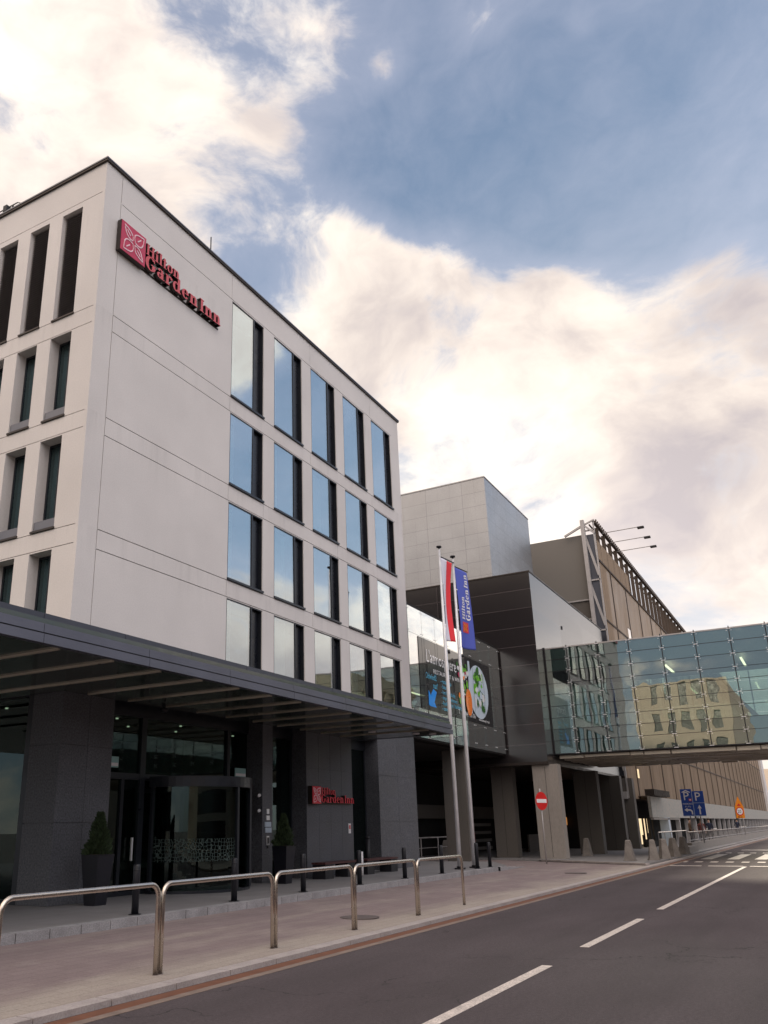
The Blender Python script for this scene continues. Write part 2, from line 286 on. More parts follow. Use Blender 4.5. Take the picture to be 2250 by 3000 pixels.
# ------------------------------------------------------------------ object helpers
ORIG = {}
def tag(o, label=None, cat=None, group=None, kind=None):
    if label: o['label'] = label
    if cat: o['category'] = cat
    if group: o['group'] = group
    if kind: o['kind'] = kind
    return o
def thing(name, label, cat, loc=(0,0,0), group=None):
    o = bpy.data.objects.new(name, None); C.objects.link(o); o.location = loc; o.empty_display_size = .2
    ORIG[o.name] = Vector(loc); return tag(o, label, cat, group)
class MB:
    """collects shapes given in WORLD coordinates"""
    def __init__(s): s.bm = bmesh.new()
    def quad(s, pts):
        vs = [s.bm.verts.new(p) for p in pts]
        try: s.bm.faces.new(vs)
        except ValueError: pass
        return s
    def box(s, x0, x1, y0, y1, z0, z1):
        v = [s.bm.verts.new(p) for p in ((x0,y0,z0),(x1,y0,z0),(x1,y1,z0),(x0,y1,z0),(x0,y0,z1),(x1,y0,z1),(x1,y1,z1),(x0,y1,z1))]
        for f in ((0,3,2,1),(4,5,6,7),(0,1,5,4),(1,2,6,5),(2,3,7,6),(3,0,4,7)): s.bm.faces.new([v[i] for i in f])
        return s
    def obox(s, a, b, w, h):
        """bar from a to b with width w, height h"""
        a = Vector(a); b = Vector(b); d = (b - a).normalized()
        up = Vector((0,0,1)) if abs(d.z) < .95 else Vector((0,1,0))
        r = d.cross(up).normalized() * w / 2; u = r.normalized().cross(d) * h / 2
        v = [s.bm.verts.new(p) for p in (a-r-u, a+r-u, a+r+u, a-r+u, b-r-u, b+r-u, b+r+u, b-r+u)]
        for f in ((0,1,2,3),(7,6,5,4),(0,4,5,1),(1,5,6,2),(2,6,7,3),(3,7,4,0)): s.bm.faces.new([v[i] for i in f])
        return s
    def tube(s, pts, r, n=10, cap=True):
        pts = [Vector(p) for p in pts]; rs = r if isinstance(r, (list, tuple)) else [r] * len(pts)
        rings = []; prev = None
        for i, p in enumerate(pts):
            d = (pts[min(i+1, len(pts)-1)] - pts[max(i-1, 0)]).normalized()
            if prev is None:
                up = Vector((0,0,1)) if abs(d.z) < .9 else Vector((1,0,0)); a = d.cross(up).normalized()
            else: a = (prev - d * prev.dot(d)).normalized()
            prev = a; b = d.cross(a)
            rings.append([s.bm.verts.new(p + (a * math.cos(2*PI*k/n) + b * math.sin(2*PI*k/n)) * rs[i]) for k in range(n)])
        for i in range(len(rings) - 1):
            for k in range(n):
                f = s.bm.faces.new((rings[i][k], rings[i][(k+1)%n], rings[i+1][(k+1)%n], rings[i+1][k])); f.smooth = n > 6
        if cap:
            s.bm.faces.new(list(reversed(rings[0]))); s.bm.faces.new(rings[-1])
        return s
    def frustum(s, x, y, z0, z1, w0, d0, w1, d1, n=4):
        """square tapered block"""
        v = []
        for z, w, d in ((z0, w0, d0), (z1, w1, d1)):
            v += [s.bm.verts.new((x + a*w/2, y + b*d/2, z)) for a, b in ((-1,-1),(1,-1),(1,1),(-1,1))]
        for f in ((0,3,2,1),(4,5,6,7),(0,1,5,4),(1,2,6,5),(2,3,7,6),(3,0,4,7)): s.bm.faces.new([v[i] for i in f])
        return s
    def prism(s, poly, axis, a, b):
        """polygon (u,v) extruded along axis from a to b. axis 'y': (x,z); 'x': (y,z); 'z': (x,y)"""
        def P(u, v, t): return {'y': (u, t, v), 'x': (t, u, v), 'z': (u, v, t)}[axis]
        A = [s.bm.verts.new(P(u, v, a)) for u, v in poly]; B = [s.bm.verts.new(P(u, v, b)) for u, v in poly]
        n = len(poly)
        s.bm.faces.new(A); s.bm.faces.new(list(reversed(B)))
        for i in range(n): s.bm.faces.new((A[i], B[i], B[(i+1)%n], A[(i+1)%n]))
        return s
    def build(s, name, mat, parent=None, label=None, smooth=False, bevel=0):
        if bevel: bmesh.ops.bevel(s.bm, geom=[e for e in s.bm.edges], offset=bevel, segments=1, affect='EDGES')
        bmesh.ops.recalc_face_normals(s.bm, faces=s.bm.faces)
        o0 = Vector((0,0,0)); key = ''
        if parent is not None:
            key = parent.name; o0 = ORIG[key]
        bmesh.ops.translate(s.bm, vec=-o0, verts=s.bm.verts)
        me = bpy.data.meshes.new(name); s.bm.to_mesh(me); s.bm.free()
        if smooth:
            for p in me.polygons: p.use_smooth = True
        for mm in (mat if isinstance(mat, list) else [mat]): me.materials.append(M[mm] if isinstance(mm, str) else mm)
        o = bpy.data.objects.new(name, me); C.objects.link(o)
        if parent is not None: o.parent = parent
        ORIG[o.name] = o0
        if label: o['label'] = label
        return o
def copy_tree(o, loc=None, parent=None):
    c = o.copy(); C.objects.link(c); c.parent = parent
    if loc is not None: c.location = loc
    ORIG[c.name] = ORIG.get(o.name, Vector((0,0,0)))
    for ch in list(o.children): copy_tree(ch, None, c)
    return c
def struct(name, mb, mat):
    o = mb.build(name, mat); o['kind'] = 'structure'; return o
def wall(plane, val, u0, u1, v0, v1, holes, mb, depth=.3, inward=1):
    """wall face in plane 'y' or 'x' at val, with rectangular holes (u0,u1,v0,v1,depth,backed)"""
    us = sorted({u0, u1, *[h[0] for h in holes], *[h[1] for h in holes]}); vs = sorted({v0, v1, *[h[2] for h in holes], *[h[3] for h in holes]})
    us = [u for u in us if u0 <= u <= u1]; vs = [v for v in vs if v0 <= v <= v1]
    P = (lambda u, v, d=0: (u, val + d * inward, v)) if plane == 'y' else (lambda u, v, d=0: (val + d * inward, u, v))
    for i in range(len(us) - 1):
        run = None
        for j in range(len(vs)):
            solid = False
            if j < len(vs) - 1:
                cu = (us[i] + us[i+1]) / 2; cv = (vs[j] + vs[j+1]) / 2
                solid = not any(h[0] < cu < h[1] and h[2] < cv < h[3] for h in holes)
            if solid and run is None: run = vs[j]
            if not solid and run is not None:
                mb.quad([P(us[i], run), P(us[i+1], run), P(us[i+1], vs[j]), P(us[i], vs[j])]); run = None
    for h in holes:
        a, b, c, d, dep = h[:5]
        for (p, q) in (((a,c),(b,c)), ((b,c),(b,d)), ((b,d),(a,d)), ((a,d),(a,c))):
            mb.quad([P(*p), P(*q), P(*q, dep), P(*p, dep)])
    return mb
# ------------------------------------------------------------------ text
def text_mesh(txt, size, origin, right, up, depth, name, mat, parent, squeeze=1., align='LEFT', warp=None):
    cu = bpy.data.curves.new('tmp', 'FONT'); cu.body = txt; cu.size = size; cu.extrude = depth / 2; cu.align_x = align; cu.resolution_u = 2
    ob = bpy.data.objects.new('tmp', cu); C.objects.link(ob)
    dg = bpy.context.evaluated_depsgraph_get(); me = bpy.data.meshes.new_from_object(ob.evaluated_get(dg))
    bpy.data.objects.remove(ob)
    right = Vector(right).normalized(); up = Vector(up).normalized(); nrm = right.cross(up); o = Vector(origin); o0 = ORIG[parent.name]
    for v in me.vertices:
        w = o + right * v.co.x * squeeze + up * v.co.y + nrm * v.co.z
        if warp: w = warp(w)
        v.co = w - o0
    me.materials.clear(); me.materials.append(M[mat]); me.name = name
    b = bpy.data.objects.new(name, me); C.objects.link(b); b.parent = parent; ORIG[b.name] = o0
    return b
# bold high-contrast serif letters built from stems, serifs and bowls (x-height = 1)
def glyph(ch):
    S = .30
    def stem(x, h, ft=True, tp=None, z=0):
        out = [('r', x, z, x+S, h)]
        if ft: out.append(('r', x-.12, z, x+S+.12, z+.1))
        if tp == 'l': out.append(('r', x-.13, h-.1, x+S, h))
        if tp == 'b': out.append(('r', x-.12, h-.1, x+S+.12, h))
        return out
    if ch == 'H': return stem(.12,1.42,tp='b') + stem(.92,1.42,tp='b') + [('r',.42,.68,.92,.79)], 1.42
    if ch == 'I': return stem(.12,1.42,tp='b'), .62
    if ch == 'i': return stem(.12,1,tp='l') + [('o',.27,1.3,.17,.17)], .6
    if ch == 'l': return stem(.12,1.5,tp='l'), .6
    if ch == 't': return stem(.14,1.3,ft=False) + [('r',0,.9,.62,1.0),('a',.46,.18,.2,.18,.14,.1,180,330)], .68
    if ch == 'o': return [('a',.47,.5,.47,.52,.29,.1,0,360)], 1.0
    if ch == 'n': return stem(.12,1,tp='l') + [('a',.62,.62,.33,.4,.28,.12,0,150)] + [('r',.66,0,.95,.64),('r',.54,0,1.07,.1)], 1.16
    if ch == 'G': return [('a',.66,.71,.66,.74,.38,.12,42,338),('r',.82,.12,1.14,.62),('r',.7,.6,1.28,.7),('r',1.0,1.0,1.1,1.4)], 1.36
    if ch == 'a': return [('r',.5,0,.8,.68),('a',.44,.66,.36,.36,.28,.1,0,165),('a',.36,.28,.34,.3,.26,.09,20,360),('r',.78,0,.95,.1)], 1.0
    if ch == 'r': return stem(.12,1,tp='l') + [('a',.6,.7,.28,.32,.2,.14,40,150),('o',.74,.82,.13,.14)], .9
    if ch == 'd': return [('a',.42,.5,.42,.52,.29,.1,40,322)] + [('r',.62,.0,.92,1.5),('r',.5,1.4,.62,1.5),('r',.92,0,1.06,.1)], 1.14
    if ch == 'e': return [('a',.46,.5,.46,.52,.29,.1,8,322),('r',.26,.5,.86,.58)], .98
    return [], .3
def serif_text(txt, x, z, xh, y0, y1, wscale=1., adv=1., right=(1,0,0), up=(0,0,1), org=None):
    """one MB per letter; front at y1 (towards -y)"""
    out = []; cx = 0
    for ch in txt:
        if ch == ' ': cx += .22; continue
        if ch == '~': continue
        g, w = glyph(ch); mb = MB(); k = 0
        for it in g:
            f = y1 - k * .0015; k += 1
            if it[0] == 'r':
                _, a, b, c, d = it
                mb.box(x+(cx+a)*xh*wscale, x+(cx+c)*xh*wscale, f, y0, z+b*xh, z+d*xh)
            elif it[0] == 'o':
                _, ox, oz, rx, rz = it
                mb.prism([(x+(cx+ox+rx*math.cos(t*PI/7))*xh*wscale, z+(oz+rz*math.sin(t*PI/7))*xh) for t in range(14)], 'y', f, y0)
            else:
                _, ox, oz, rx, rz, tx, tz, a0, a1 = it
                n = 18; ir, iz = rx - tx, rz - tz
                pts = []
                for q in range(n+1):
                    t = math.radians(a0 + (a1 - a0) * q / n)
                    pts.append(((ox+rx*math.cos(t), oz+rz*math.sin(t)), (ox+ir*math.cos(t), oz+iz*math.sin(t))))
                for q in range(n):
                    (A, B), (Cc, D) = pts[q], pts[q+1]
                    mb.prism([(x+(cx+p[0])*xh*wscale, z+p[1]*xh) for p in (A, Cc, D, B)], 'y', f, y0)
        out.append(mb); cx += w * adv + .06
    return out, x + cx * xh * wscale
def leaf_lines(cx, cz, h, y, w=.012, P=None):
    """four leaf outlines in an X, as flat ribbons"""
    mbs = []
    for k in range(4):
        a = PI/4 + k*PI/2; mb = MB()
        d = Vector((math.cos(a), math.sin(a))); n = Vector((-d.y, d.x)); ln = h * (1.22); base = .14*h
        wd = .42*h if k % 2 == 0 else .26*h
        def pt(t, s): return Vector((cx, cz)) + d * (base + (ln - base) * t) + n * s * wd * math.sin(PI * t**.8) * (1 - .15*t)
        out = [pt(t/8, 1) for t in range(9)] + [pt(t/8, -1) for t in range(7, -1, -1)]
        for i in range(len(out) - 1):
            p, q = out[i], out[i+1]; mb.obox((p.x, y, p.y), (q.x, y, q.y), .012, w)
        p = Vector((cx, cz)) + d*(base+(ln-base)*.3); q = Vector((cx, cz)) + d*(base+(ln-base)*.68)
        mb.obox((p.x, y, p.y), (q.x, y, q.y), .012, w); mbs.append(mb)
    return mbs
def merge(mbs):
    m = MB()
    for a in mbs:
        t = bpy.data.meshes.new('t'); a.bm.to_mesh(t); a.bm.free(); m.bm.from_mesh(t); bpy.data.meshes.remove(t)
    return m
# ================================================================== SETTING
YK = 6.53
struct('ground', MB().box(-700, 900, -700, 900, -.5, -.02), 'concrete_d')
struct('road', MB().box(-120, 600, -3.2, YK, -.019, 0), 'asphalt')
g = MB()
g.box(-120, 600, 6.31, 6.50, .001, .004); struct('gutter_strip', g, 'rust')
g = MB(); g.box(-120, 600, 6.18, 6.305, .001, .005); struct('gutter_line', g, 'gutterline')
g = MB(); x = -40.
while x < 140:
    g.box(x, x + .985, YK, 6.755, -.01, .06); x += 1.0
struct('road_kerb', g, 'kerb')
g = MB(); g.quad([(-120,6.775,.055),(30,6.775,.055),(30,10.6,.14),(-120,10.6,.14)]); g.quad([(30,6.775,.055),(37.2,6.775,.055),(38.6,10.6,.095),(30,10.6,.14)])
g.quad([(30,10.6,.14),(38.6,10.6,.095),(40.8,14,.1),(30,14,.12)]); g.quad([(30,14,.12),(40.8,14,.1),(40.8,36,.1),(30,36,.1)])
g.quad([(37.2,6.775,.055),(600,6.775,.055),(600,12.2,.1),(40.8,12.2,.1)])
struct('pavement', g, 'pavement')
struct('pavement_gap', MB().box(-120, 600, 6.755, 6.775, 0, .03), 'joint')
# forecourt
g = MB(); g.prism([(-30,10.62),(31.5,10.62),(34.6,12.2),(34.6,34),(-30,34)], 'z', .05, .27); struct('forecourt', g, 'slabs')
g = MB(); x = -12.
while x < 30:
    g.box(x, x + .62, 10.42, 10.615, .02, .272); x += .64
for k in range(6):
    a = Vector((30.0 + k*.62, 10.42 + .0*k)); zt = .272 - .028*k
    g.box(a.x + .02, a.x + .6, 10.42 + .04*k, 10.615 + .04*k, .02, zt)
struct('forecourt_kerb', g, 'granite')
g = MB(); g.prism([(37.5,6.8),(59,6.8),(200,6.8),(200,40),(40.9,40),(40.9,12.0)], 'z', .05, .125); struct('raised_pavement', g, 'slabs')
g = MB()
for k in range(9):
    t0 = k/9; t1 = (k+.97)/9
    p = Vector((37.35, 6.8)).lerp(Vector((40.75, 12.0)), t0); q = Vector((37.35, 6.8)).lerp(Vector((40.75, 12.0)), t1)
    g.obox((p.x, p.y, .1), (q.x, q.y, .1), .2, .07)
struct('pavement_edging', g, 'kerb')
# markings
g = MB()
for a, b in ((1.5,11.3),(13.15,17.3),(19.3,38.3)): g.box(a, b, 3.33, 3.46, .001, .004)
y = 6.25
while y > -3:
    g.box(38.5, 38.85, y - 1.25, y, .001, .004); y -= 1.5
y = 6.35
while y > -3:
    g.box(42.2, 42.9, y - .3, y, .001, .004); g.box(54.6, 55.2, y - .3, y, .001, .004); y -= .62
struct('road_markings', g, 'marking')
g = MB(); y = 5.9
while y > -3:
    g.box(45.6, 52.6, y - .5, y, .001, .004); y -= 1.15
g.prism([(64,3.0),(70,3.0),(70,2.6),(73,3.25),(70,3.9),(70,3.5),(64,3.5)], 'z', .001, .004)
g.box(60, 61, 1.0, 5.4, .001, .004)
struct('faded_markings', g, 'markfaint')
# opposite side of the street
struct('opposite_pavement', MB().box(-120, 600, -9, -3.2, -.019, .1), 'pavement')
def lathe_disc(mb, x, y, z, r, h=.006, n=24):
    mb.prism([(x + r*math.cos(2*PI*k/n), y + r*math.sin(2*PI*k/n)) for k in range(n)], 'z', z - .01, z + h); return mb
for (x, y, lab, zz) in ((14.8, 7.85, 'round iron manhole cover on the pavement beside the steel barriers', .088),(30.5, 7.9, 'round iron manhole cover on the open pavement beyond the last steel barrier', .092)):
    o = lathe_disc(MB(), x, y, zz, .36).build('manhole_cover', 'cover'); tag(o, lab, 'manhole cover')
# ================================================================== HOTEL
HX0, HX1, HY, HT = 12.5, 30.28, 13.5, 18.40
hotel = thing('hotel_building', 'pale concrete hotel with tall glass windows above a dark stone ground floor', 'hotel', (HX0, HY, 0))
COLS = [18.12 + 2.39*k for k in range(5)]
ROWS = [(5.40,7.74),(8.28,10.62),(11.16,13.50),(14.04,17.42)]
WW = 1.77
mb = MB(); holes = []
for c in COLS:
    for a, b in ROWS: holes.append((c, c+WW, a, b, .16))
JL = []
for z in (17.47, 14.015, 13.535, 11.135, 10.655, 8.255, 7.775):
    JL.append((13.1, 29.6, z - .011, z + .011, .03)) if z != 17.47 else JL.append((13.14, 29.6, z-.011, z+.011, .03))
zz = [4.6, 7.764, 7.786, 8.244, 8.266, 10.644, 10.666, 11.124, 11.146, 13.524, 13.546, 14.004, 14.026, 17.459, 17.481, 18.36]
for k in range(0, len(zz), 2): JL.append((13.085, 13.105 if k < 14 else 13.105, zz[k] + .0, zz[k+1], .03))
for z0, z1 in ((7.79, 8.24), (10.67, 11.12), (13.55, 14.0), (17.49, 18.36)): JL.append((18.085, 18.1, z0, z1, .02))
for c in (22.86, 27.6): JL.append((c, c+.014, 17.49, 18.36, .02))
for c in (19.9, 24.6): JL.append((c, c+.014, 10.67, 11.12, .02)); 
for c in (22.8, 27.5): JL.append((c, c+.014, 13.55, 14.0, .02)); JL.append((c, c+.014, 7.79, 8.24, .02))
wall('y', HY, HX0, HX1, 4.6, HT, holes + JL, mb)
# side wall facing -x
SC = [14.28 + 1.237*k for k in range(9)]; sh = []
for c in SC:
    for a, b in ROWS[:3]: sh.append((c, c+.74, a - .02, b, .36))
    sh.append((c, c+.74, 14.03, 17.30, .17))
for z in (17.47, 14.0, 13.53, 11.11, 10.66, 8.23, 7.78): sh.append((13.6, 33.9, z-.009, z+.009, .03))
wall('x', HX0, HY, 34, 4.6, HT, sh, mb)
# right wall with its own windows (seen only in reflections)
eh = []
ew = MB(); wall('x', HX1, HY+.001, 34, 4.6, HT, eh, ew, inward=-1); ew.build('end_wall', 'endclad', hotel); MB().box(HX1-.36, HX1-.33, HY+.2, 33.8, 4.8, HT-.1).build('end_glazing', 'navy', hotel)
mb.quad([(HX0,34,0),(HX1,34,0),(HX1,34,HT),(HX0,34,HT)]); mb.quad([(HX0,HY,HT),(HX1,HY,HT),(HX1,34,HT),(HX0,34,HT)])
mb.build('wall', 'render_wall', hotel)
g = MB()
for h in JL: g.box(h[0], h[1], HY+.03, HY+.034, h[2], h[3])
for h in sh[len(SC)*4:]: g.box(HX0+.03, HX0+.034, h[0], h[1], h[2], h[3])
g.build('joint_backing', 'joint', hotel)
g = MB(); g.box(HX0-.06, HX1+.06, HY-.06, HY+.3, HT, HT+.06); g.box(HX0-.06, HX0+.3, HY+.3, 34, HT, HT+.06); g.box(HX1-.3, HX1+.06, HY+.3, 34, HT, HT+.06)
g.build('coping', 'coping', hotel)
g = MB(); g.box(HX0-.075, HX1+.075, HY-.075, HY+.2, HT+.06, HT+.10); g.box(HX0-.075, HX0+.2, HY+.2, 34, HT+.06, HT+.10); g.build('coping_edge', 'sill', hotel)
# inner core: dark rooms behind glass
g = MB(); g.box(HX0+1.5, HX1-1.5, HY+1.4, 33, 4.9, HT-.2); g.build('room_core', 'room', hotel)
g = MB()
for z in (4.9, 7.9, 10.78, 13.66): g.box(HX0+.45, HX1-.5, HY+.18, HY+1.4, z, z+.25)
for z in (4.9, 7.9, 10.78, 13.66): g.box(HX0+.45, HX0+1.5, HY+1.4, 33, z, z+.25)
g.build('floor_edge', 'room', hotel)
def window(c, a, b, curt):
    h = b - a; F = MB(); y = HY
    t = .035
    F.box(c, c+t, y+.01, y+.12, a, b); F.box(c+WW-.03, c+WW, y+.03, y+.15, a, b)
    F.box(c+t, c+WW-.03, y+.01, y+.12, b-t, b); F.box(c+1.19, c+1.235, y-.005, y+.12, a+.06, b-t)
    F.box(c-.01, c+WW+.01, y-.05, y+.12, a-.012, a+.05)
    f = F.build('window', 'frame', hotel)
    MB().box(c+t, c+1.19, y+.02, y+.035, a+.05, b-t).build('pane', 'hglass', f)
    MB().box(c+1.235, c+WW-.03, y+.135, y+.155, a+.05, b-t).build('side_panel', 'navy', f)
    if curt:
        Cn = MB(); n = 14; w0, w1 = c+.06, c + curt
        for i in range(n):
            x0 = w0 + (w1-w0)*i/n; x1 = w0 + (w1-w0)*(i+1)/n; y0 = y+.22+.035*(i % 2); y1 = y+.22+.035*((i+1) % 2)
            Cn.quad([(x0,y0,a+.05),(x1,y1,a+.05),(x1,y1,b-.05),(x0,y0,b-.05)])
        Cn.build('curtain', 'curtain', f)
    return f
tall = window(COLS[0], *ROWS[3], .45); norm = window(COLS[0], *ROWS[0], .5); normb = window(COLS[1], *ROWS[0], .95)
for i, c in enumerate(COLS):
    if i: copy_tree(tall, (c - COLS[0], 0, 0), hotel)
    for j in range(3):
        if (i, j) in ((0,0),(1,0)): continue
        src, cb = (norm, COLS[0]) if (i*2+j) % 3 else (normb, COLS[1])
        copy_tree(src, (c - cb, 0, ROWS[j][0] - ROWS[0][0]), hotel)
rt = random.Random(11)
for w_ in [o for o in hotel.children if o.name.startswith('window')]:
    for ch in w_.children:
        if ch.name.startswith('pane'):
            ch.data = ch.data.copy(); xs_ = [v.co.x for v in ch.data.vertices]; zs_ = [v.co.z for v in ch.data.vertices]
            xc, zc = sum(xs_)/len(xs_), sum(zs_)/len(zs_); ta, tb = rt.gauss(0, .0045), rt.gauss(0, .003)
            for v in ch.data.vertices: v.co.y += ta*(v.co.x-xc) + tb*(v.co.z-zc)
# side windows
def side_window(c, a, b):
    F = MB(); x = HX0 + .30
    F.box(x, x+.06, c+.0, c+.05, a+.0, b); F.box(x, x+.06, c+.69, c+.74, a, b); F.box(x, x+.06, c+.05, c+.69, b-.06, b); F.box(x, x+.06, c+.36, c+.39, a+.25, b-.06)
    f = F.build('side_window', 'frame', hotel)
    MB().box(x+.02, x+.03, c+.05, c+.69, a+.2, b-.06).build('pane', 'sideglass', f)
    MB().box(HX0+.03, x+.02, c+.02, c+.72, a, a+.25).build('sill_box', 'sill', f)
    MB().box(HX0-.04, HX0+.03, c-.02, c+.76, a-.04, a+.01).build('drip_sill', 'coping', f)
    Cn = MB()
    for i in range(8):
        y0 = c+.05+.64*i/8; y1 = c+.05+.64*(i+1)/8
        Cn.quad([(x+.14+.03*(i%2), y0, a+.2),(x+.14+.03*((i+1)%2), y1, a+.2),(x+.14+.03*((i+1)%2), y1, b),(x+.14+.03*(i%2), y0, b)])
    Cn.build('curtain', 'curtain', f); return f
sw = side_window(SC[0], ROWS[0][0], ROWS[0][1])
def louvre(c):
    F = MB(); x = HX0+.1
    F.box(x+.06, x+.07, c+.02, c+.72, 14.04, 17.29)
    z = 14.08
    while z < 17.26:
        F.quad([(x, c+.02, z), (x, c+.72, z), (x+.05, c+.72, z+.045), (x+.05, c+.02, z+.045)]); z += .072
    f = F.build('louvre', 'louvre', hotel); MB().box(HX0-.04, HX0+.1, c-.02, c+.76, 13.99, 14.035).build('drip_sill', 'coping', f); return f
lv = louvre(SC[0])
for i, c in enumerate(SC):
    if i: copy_tree(lv, (0, c - SC[0], 0), hotel)
    for j in range(3):
        if i or j: copy_tree(sw, (0, c - SC[0], ROWS[j][0] - ROWS[0][0]), hotel)
# stone piers at ground floor
ZP = .27
def pier(x0, x1, y0, y1, zt=4.6, joints=()):
    f = MB(); cuts = [ZP, 1.82, 3.37, zt]; xs = [x0, *joints, x1]
    for i in range(3):
        for j in range(len(xs)-1):
            f.box(xs[j] + (.004 if j else 0), xs[j+1] - (.004 if j < len(xs)-2 else 0), y0, y1, cuts[i] + .005, cuts[i+1] - .005)
    f.box(x0+.02, x1-.02, y0+.02, y1-.02, ZP, zt)
    return f.build('stone_pier', 'stone', hotel)
pier(12.5, 14.02, 13.5, 14.4, joints=(13.28,)); pier(19.95, 20.45, 13.5, 14.4); pier(22.3, 25.2, 13.5, 14.4, joints=(23.03,23.75,24.47)); pier(27.15, 30.29, 13.485, 16, zt=5.3, joints=(28.7,))
# left side ground floor
g = MB(); g.box(12.5, 12.9, 14.4, 14.55, ZP, 4.6); g.box(12.52, 12.7, 17.0, 17.1, ZP, 4.6); g.box(12.52, 12.7, 20., 20.1, ZP, 4.6); g.box(12.5, 12.7, 14.55, 34, 4.42, 4.62); g.box(12.5, 12.7, 14.55, 34, ZP, .36)
g.build('side_glazing_frame', 'frame', hotel)
MB().box(12.56, 12.58, 14.55, 34, .36, 4.42).build('side_glazing', 'gglass', hotel)
# entrance glazing
yg = 14.05
for a, b in ((20.45,22.3),(25.2,27.15)):
    g = MB(); g.box(a, b, yg-.06, yg+.08, 4.22, 4.62); g.box(a, b, yg-.05, yg+.05, ZP, .36)
    for q in (a, b-.06): g.box(q, q+.06, yg-.04, yg+.04, .36, 4.22)
    g.build('window_frame', 'frame', hotel)
g = MB(); g.box(14.02, 19.95, yg-.06, yg+.08, 4.22, 4.62); g.box(14.02, 19.95, yg-.05, yg+.05, ZP, .36)
for a, b in ((15.5,15.68),(18.95,19.08)): g.box(a, b, yg-.07, yg+.07, .36, 4.22)
g.box(14.02, 15.5, yg-.06, yg+.06, 2.78, 2.92); g.box(15.68, 18.95, yg-.06, yg+.06, 2.78, 2.92); g.box(19.08, 19.95, yg-.06, yg+.06, 2.78, 2.92)
g.box(14.9, 15.0, yg-.055, yg+.055, .36, 2.78); g.box(14.02, 14.14, yg-.055, yg+.055, .36, 2.78)
gf = g.build('entrance_frame', 'frame', hotel)
for nm, a, b, c, d in (('transom_pane',14.02,15.5,2.92,4.22),('transom_pane',15.68,18.95,2.92,4.22),('transom_pane',19.08,19.95,2.92,4.22),('door_pane',14.14,15.5,.36,2.78),('side_pane',19.08,19.95,.36,2.78),('side_pane',20.5,22.2,.36,4.22),('side_pane',25.2,27.15,.36,4.22)):
    MB().box(a, b, yg-.008, yg+.008, c, d).build(nm, 'gglass', gf)
o = MB().box(15.28, 15.32, 13.93, 13.97, 1.0, 1.5).build('door_handle', 'galv', gf)
for x0, z0 in ((13.95+.25,3.02),(19.25,3.0)):
    e = MB().box(x0, x0+.5, yg-.12, yg-.1, z0, z0+.24).build('exit_plate', 'mint', gf); 
    MB().box(x0+.02, x0+.48, yg-.127, yg-.121, z0+.03, z0+.1).build('plate_stripe', 'whitepaint', e)
# lobby interior
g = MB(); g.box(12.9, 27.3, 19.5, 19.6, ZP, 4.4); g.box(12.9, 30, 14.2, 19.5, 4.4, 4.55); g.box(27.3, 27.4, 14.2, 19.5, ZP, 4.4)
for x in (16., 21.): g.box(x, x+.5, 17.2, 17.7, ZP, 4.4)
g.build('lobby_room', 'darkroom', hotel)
g = MB(); g.box(12.9, 27.3, 14.12, 19.5, .272, .28); g.build('lobby_floor', 'soffit', hotel)
g = MB()
for x, y in ((14.8,15.6),(16.1,15.4),(17.6,16.4),(16.7,17.6),(18.4,15.2),(19.4,16.2),(18.2,18.4),(21.4,15.6),(13.2,16.1),(26.,15.6)): lathe_disc(g, x, y, 4.37, .035, .02, 8)
g.build('downlights', 'downlight', hotel)
g = MB(); g.box(17.0, 18.6, 18.0, 18.5, ZP, 1.35); g.box(17.1, 18.5, 19.3, 19.45, 1.7, 2.9); g.build('reception_desk', 'wood', hotel)
# revolving door
rd = thing('revolving_door', 'round glass revolving door with an etched honeycomb band below the hotel canopy', 'revolving door', (17.3, 13.9, ZP))
cx, cy, R = 17.3, 13.9, 1.5
def arc(a0, a1, r0, r1, z0, z1, n=14):
    m = MB()
    for k in range(n):
        t0 = math.radians(a0 + (a1-a0)*k/n); t1 = math.radians(a0 + (a1-a0)*(k+1)/n)
        m.prism([(cx+r0*math.cos(t0), cy+r0*math.sin(t0)), (cx+r0*math.cos(t1), cy+r0*math.sin(t1)), (cx+r1*math.cos(t1), cy+r1*math.sin(t1)), (cx+r1*math.cos(t0), cy+r1*math.sin(t0))], 'z', z0, z1)
    bmesh.ops.remove_doubles(m.bm, verts=m.bm.verts, dist=.0005); return m
arc(180, 360, R-.1, R+.05, 2.62, 2.86, 28).build('drum_fascia', 'frame', rd)
MB().prism([(cx+1.42*math.cos(math.radians(a)), cy+1.42*math.sin(math.radians(a))) for a in range(180, 361, 9)], 'z', 2.8, 2.84).build('drum_ceiling', 'black', rd)
arc(180, 360, R-.06, R+.02, .271, .33, 28).build('drum_threshold', 'frame', rd)
for a in (183, 268, 300, 357):
    q = math.radians(a); MB().box(cx+R*math.cos(q)-.04, cx+R*math.cos(q)+.04, cy+R*math.sin(q)-.04, cy+R*math.sin(q)+.04, .33, 2.62).build('post', 'frame', rd)
arc(186, 265, R-.01, R, .33, 2.62, 20).build('curved_pane', 'gglass', rd)
arc(303, 354, R-.01, R, .33, 2.62, 12).build('curved_pane', 'gglass', rd)
arc(186, 265, R+.004, R+.008, .95, 1.45, 20).build('etched_band', 'hexfilm', rd)
arc(303, 354, R+.004, R+.008, .95, 1.45, 12).build('etched_band', 'hexfilm', rd)
for k in range(3):
    q = math.radians(35 + 120*k); p = (cx+1.38*math.cos(q), cy+1.38*math.sin(q))
    w = MB().obox((cx, cy, 2.56), (*p, 2.56), .05, .08).obox((cx, cy, .34), (*p, .34), .05, .1).build('door_leaf', 'frame', rd)
    w2 = MB().obox((*p, .4), (*p, 2.5), .05, .05).build('leaf_stile', 'frame', w)
    MB().quad([(cx, cy, .39), (*p, .39), (*p, 2.52), (cx, cy, 2.52)]).build('leaf_pane', 'gglass', w)
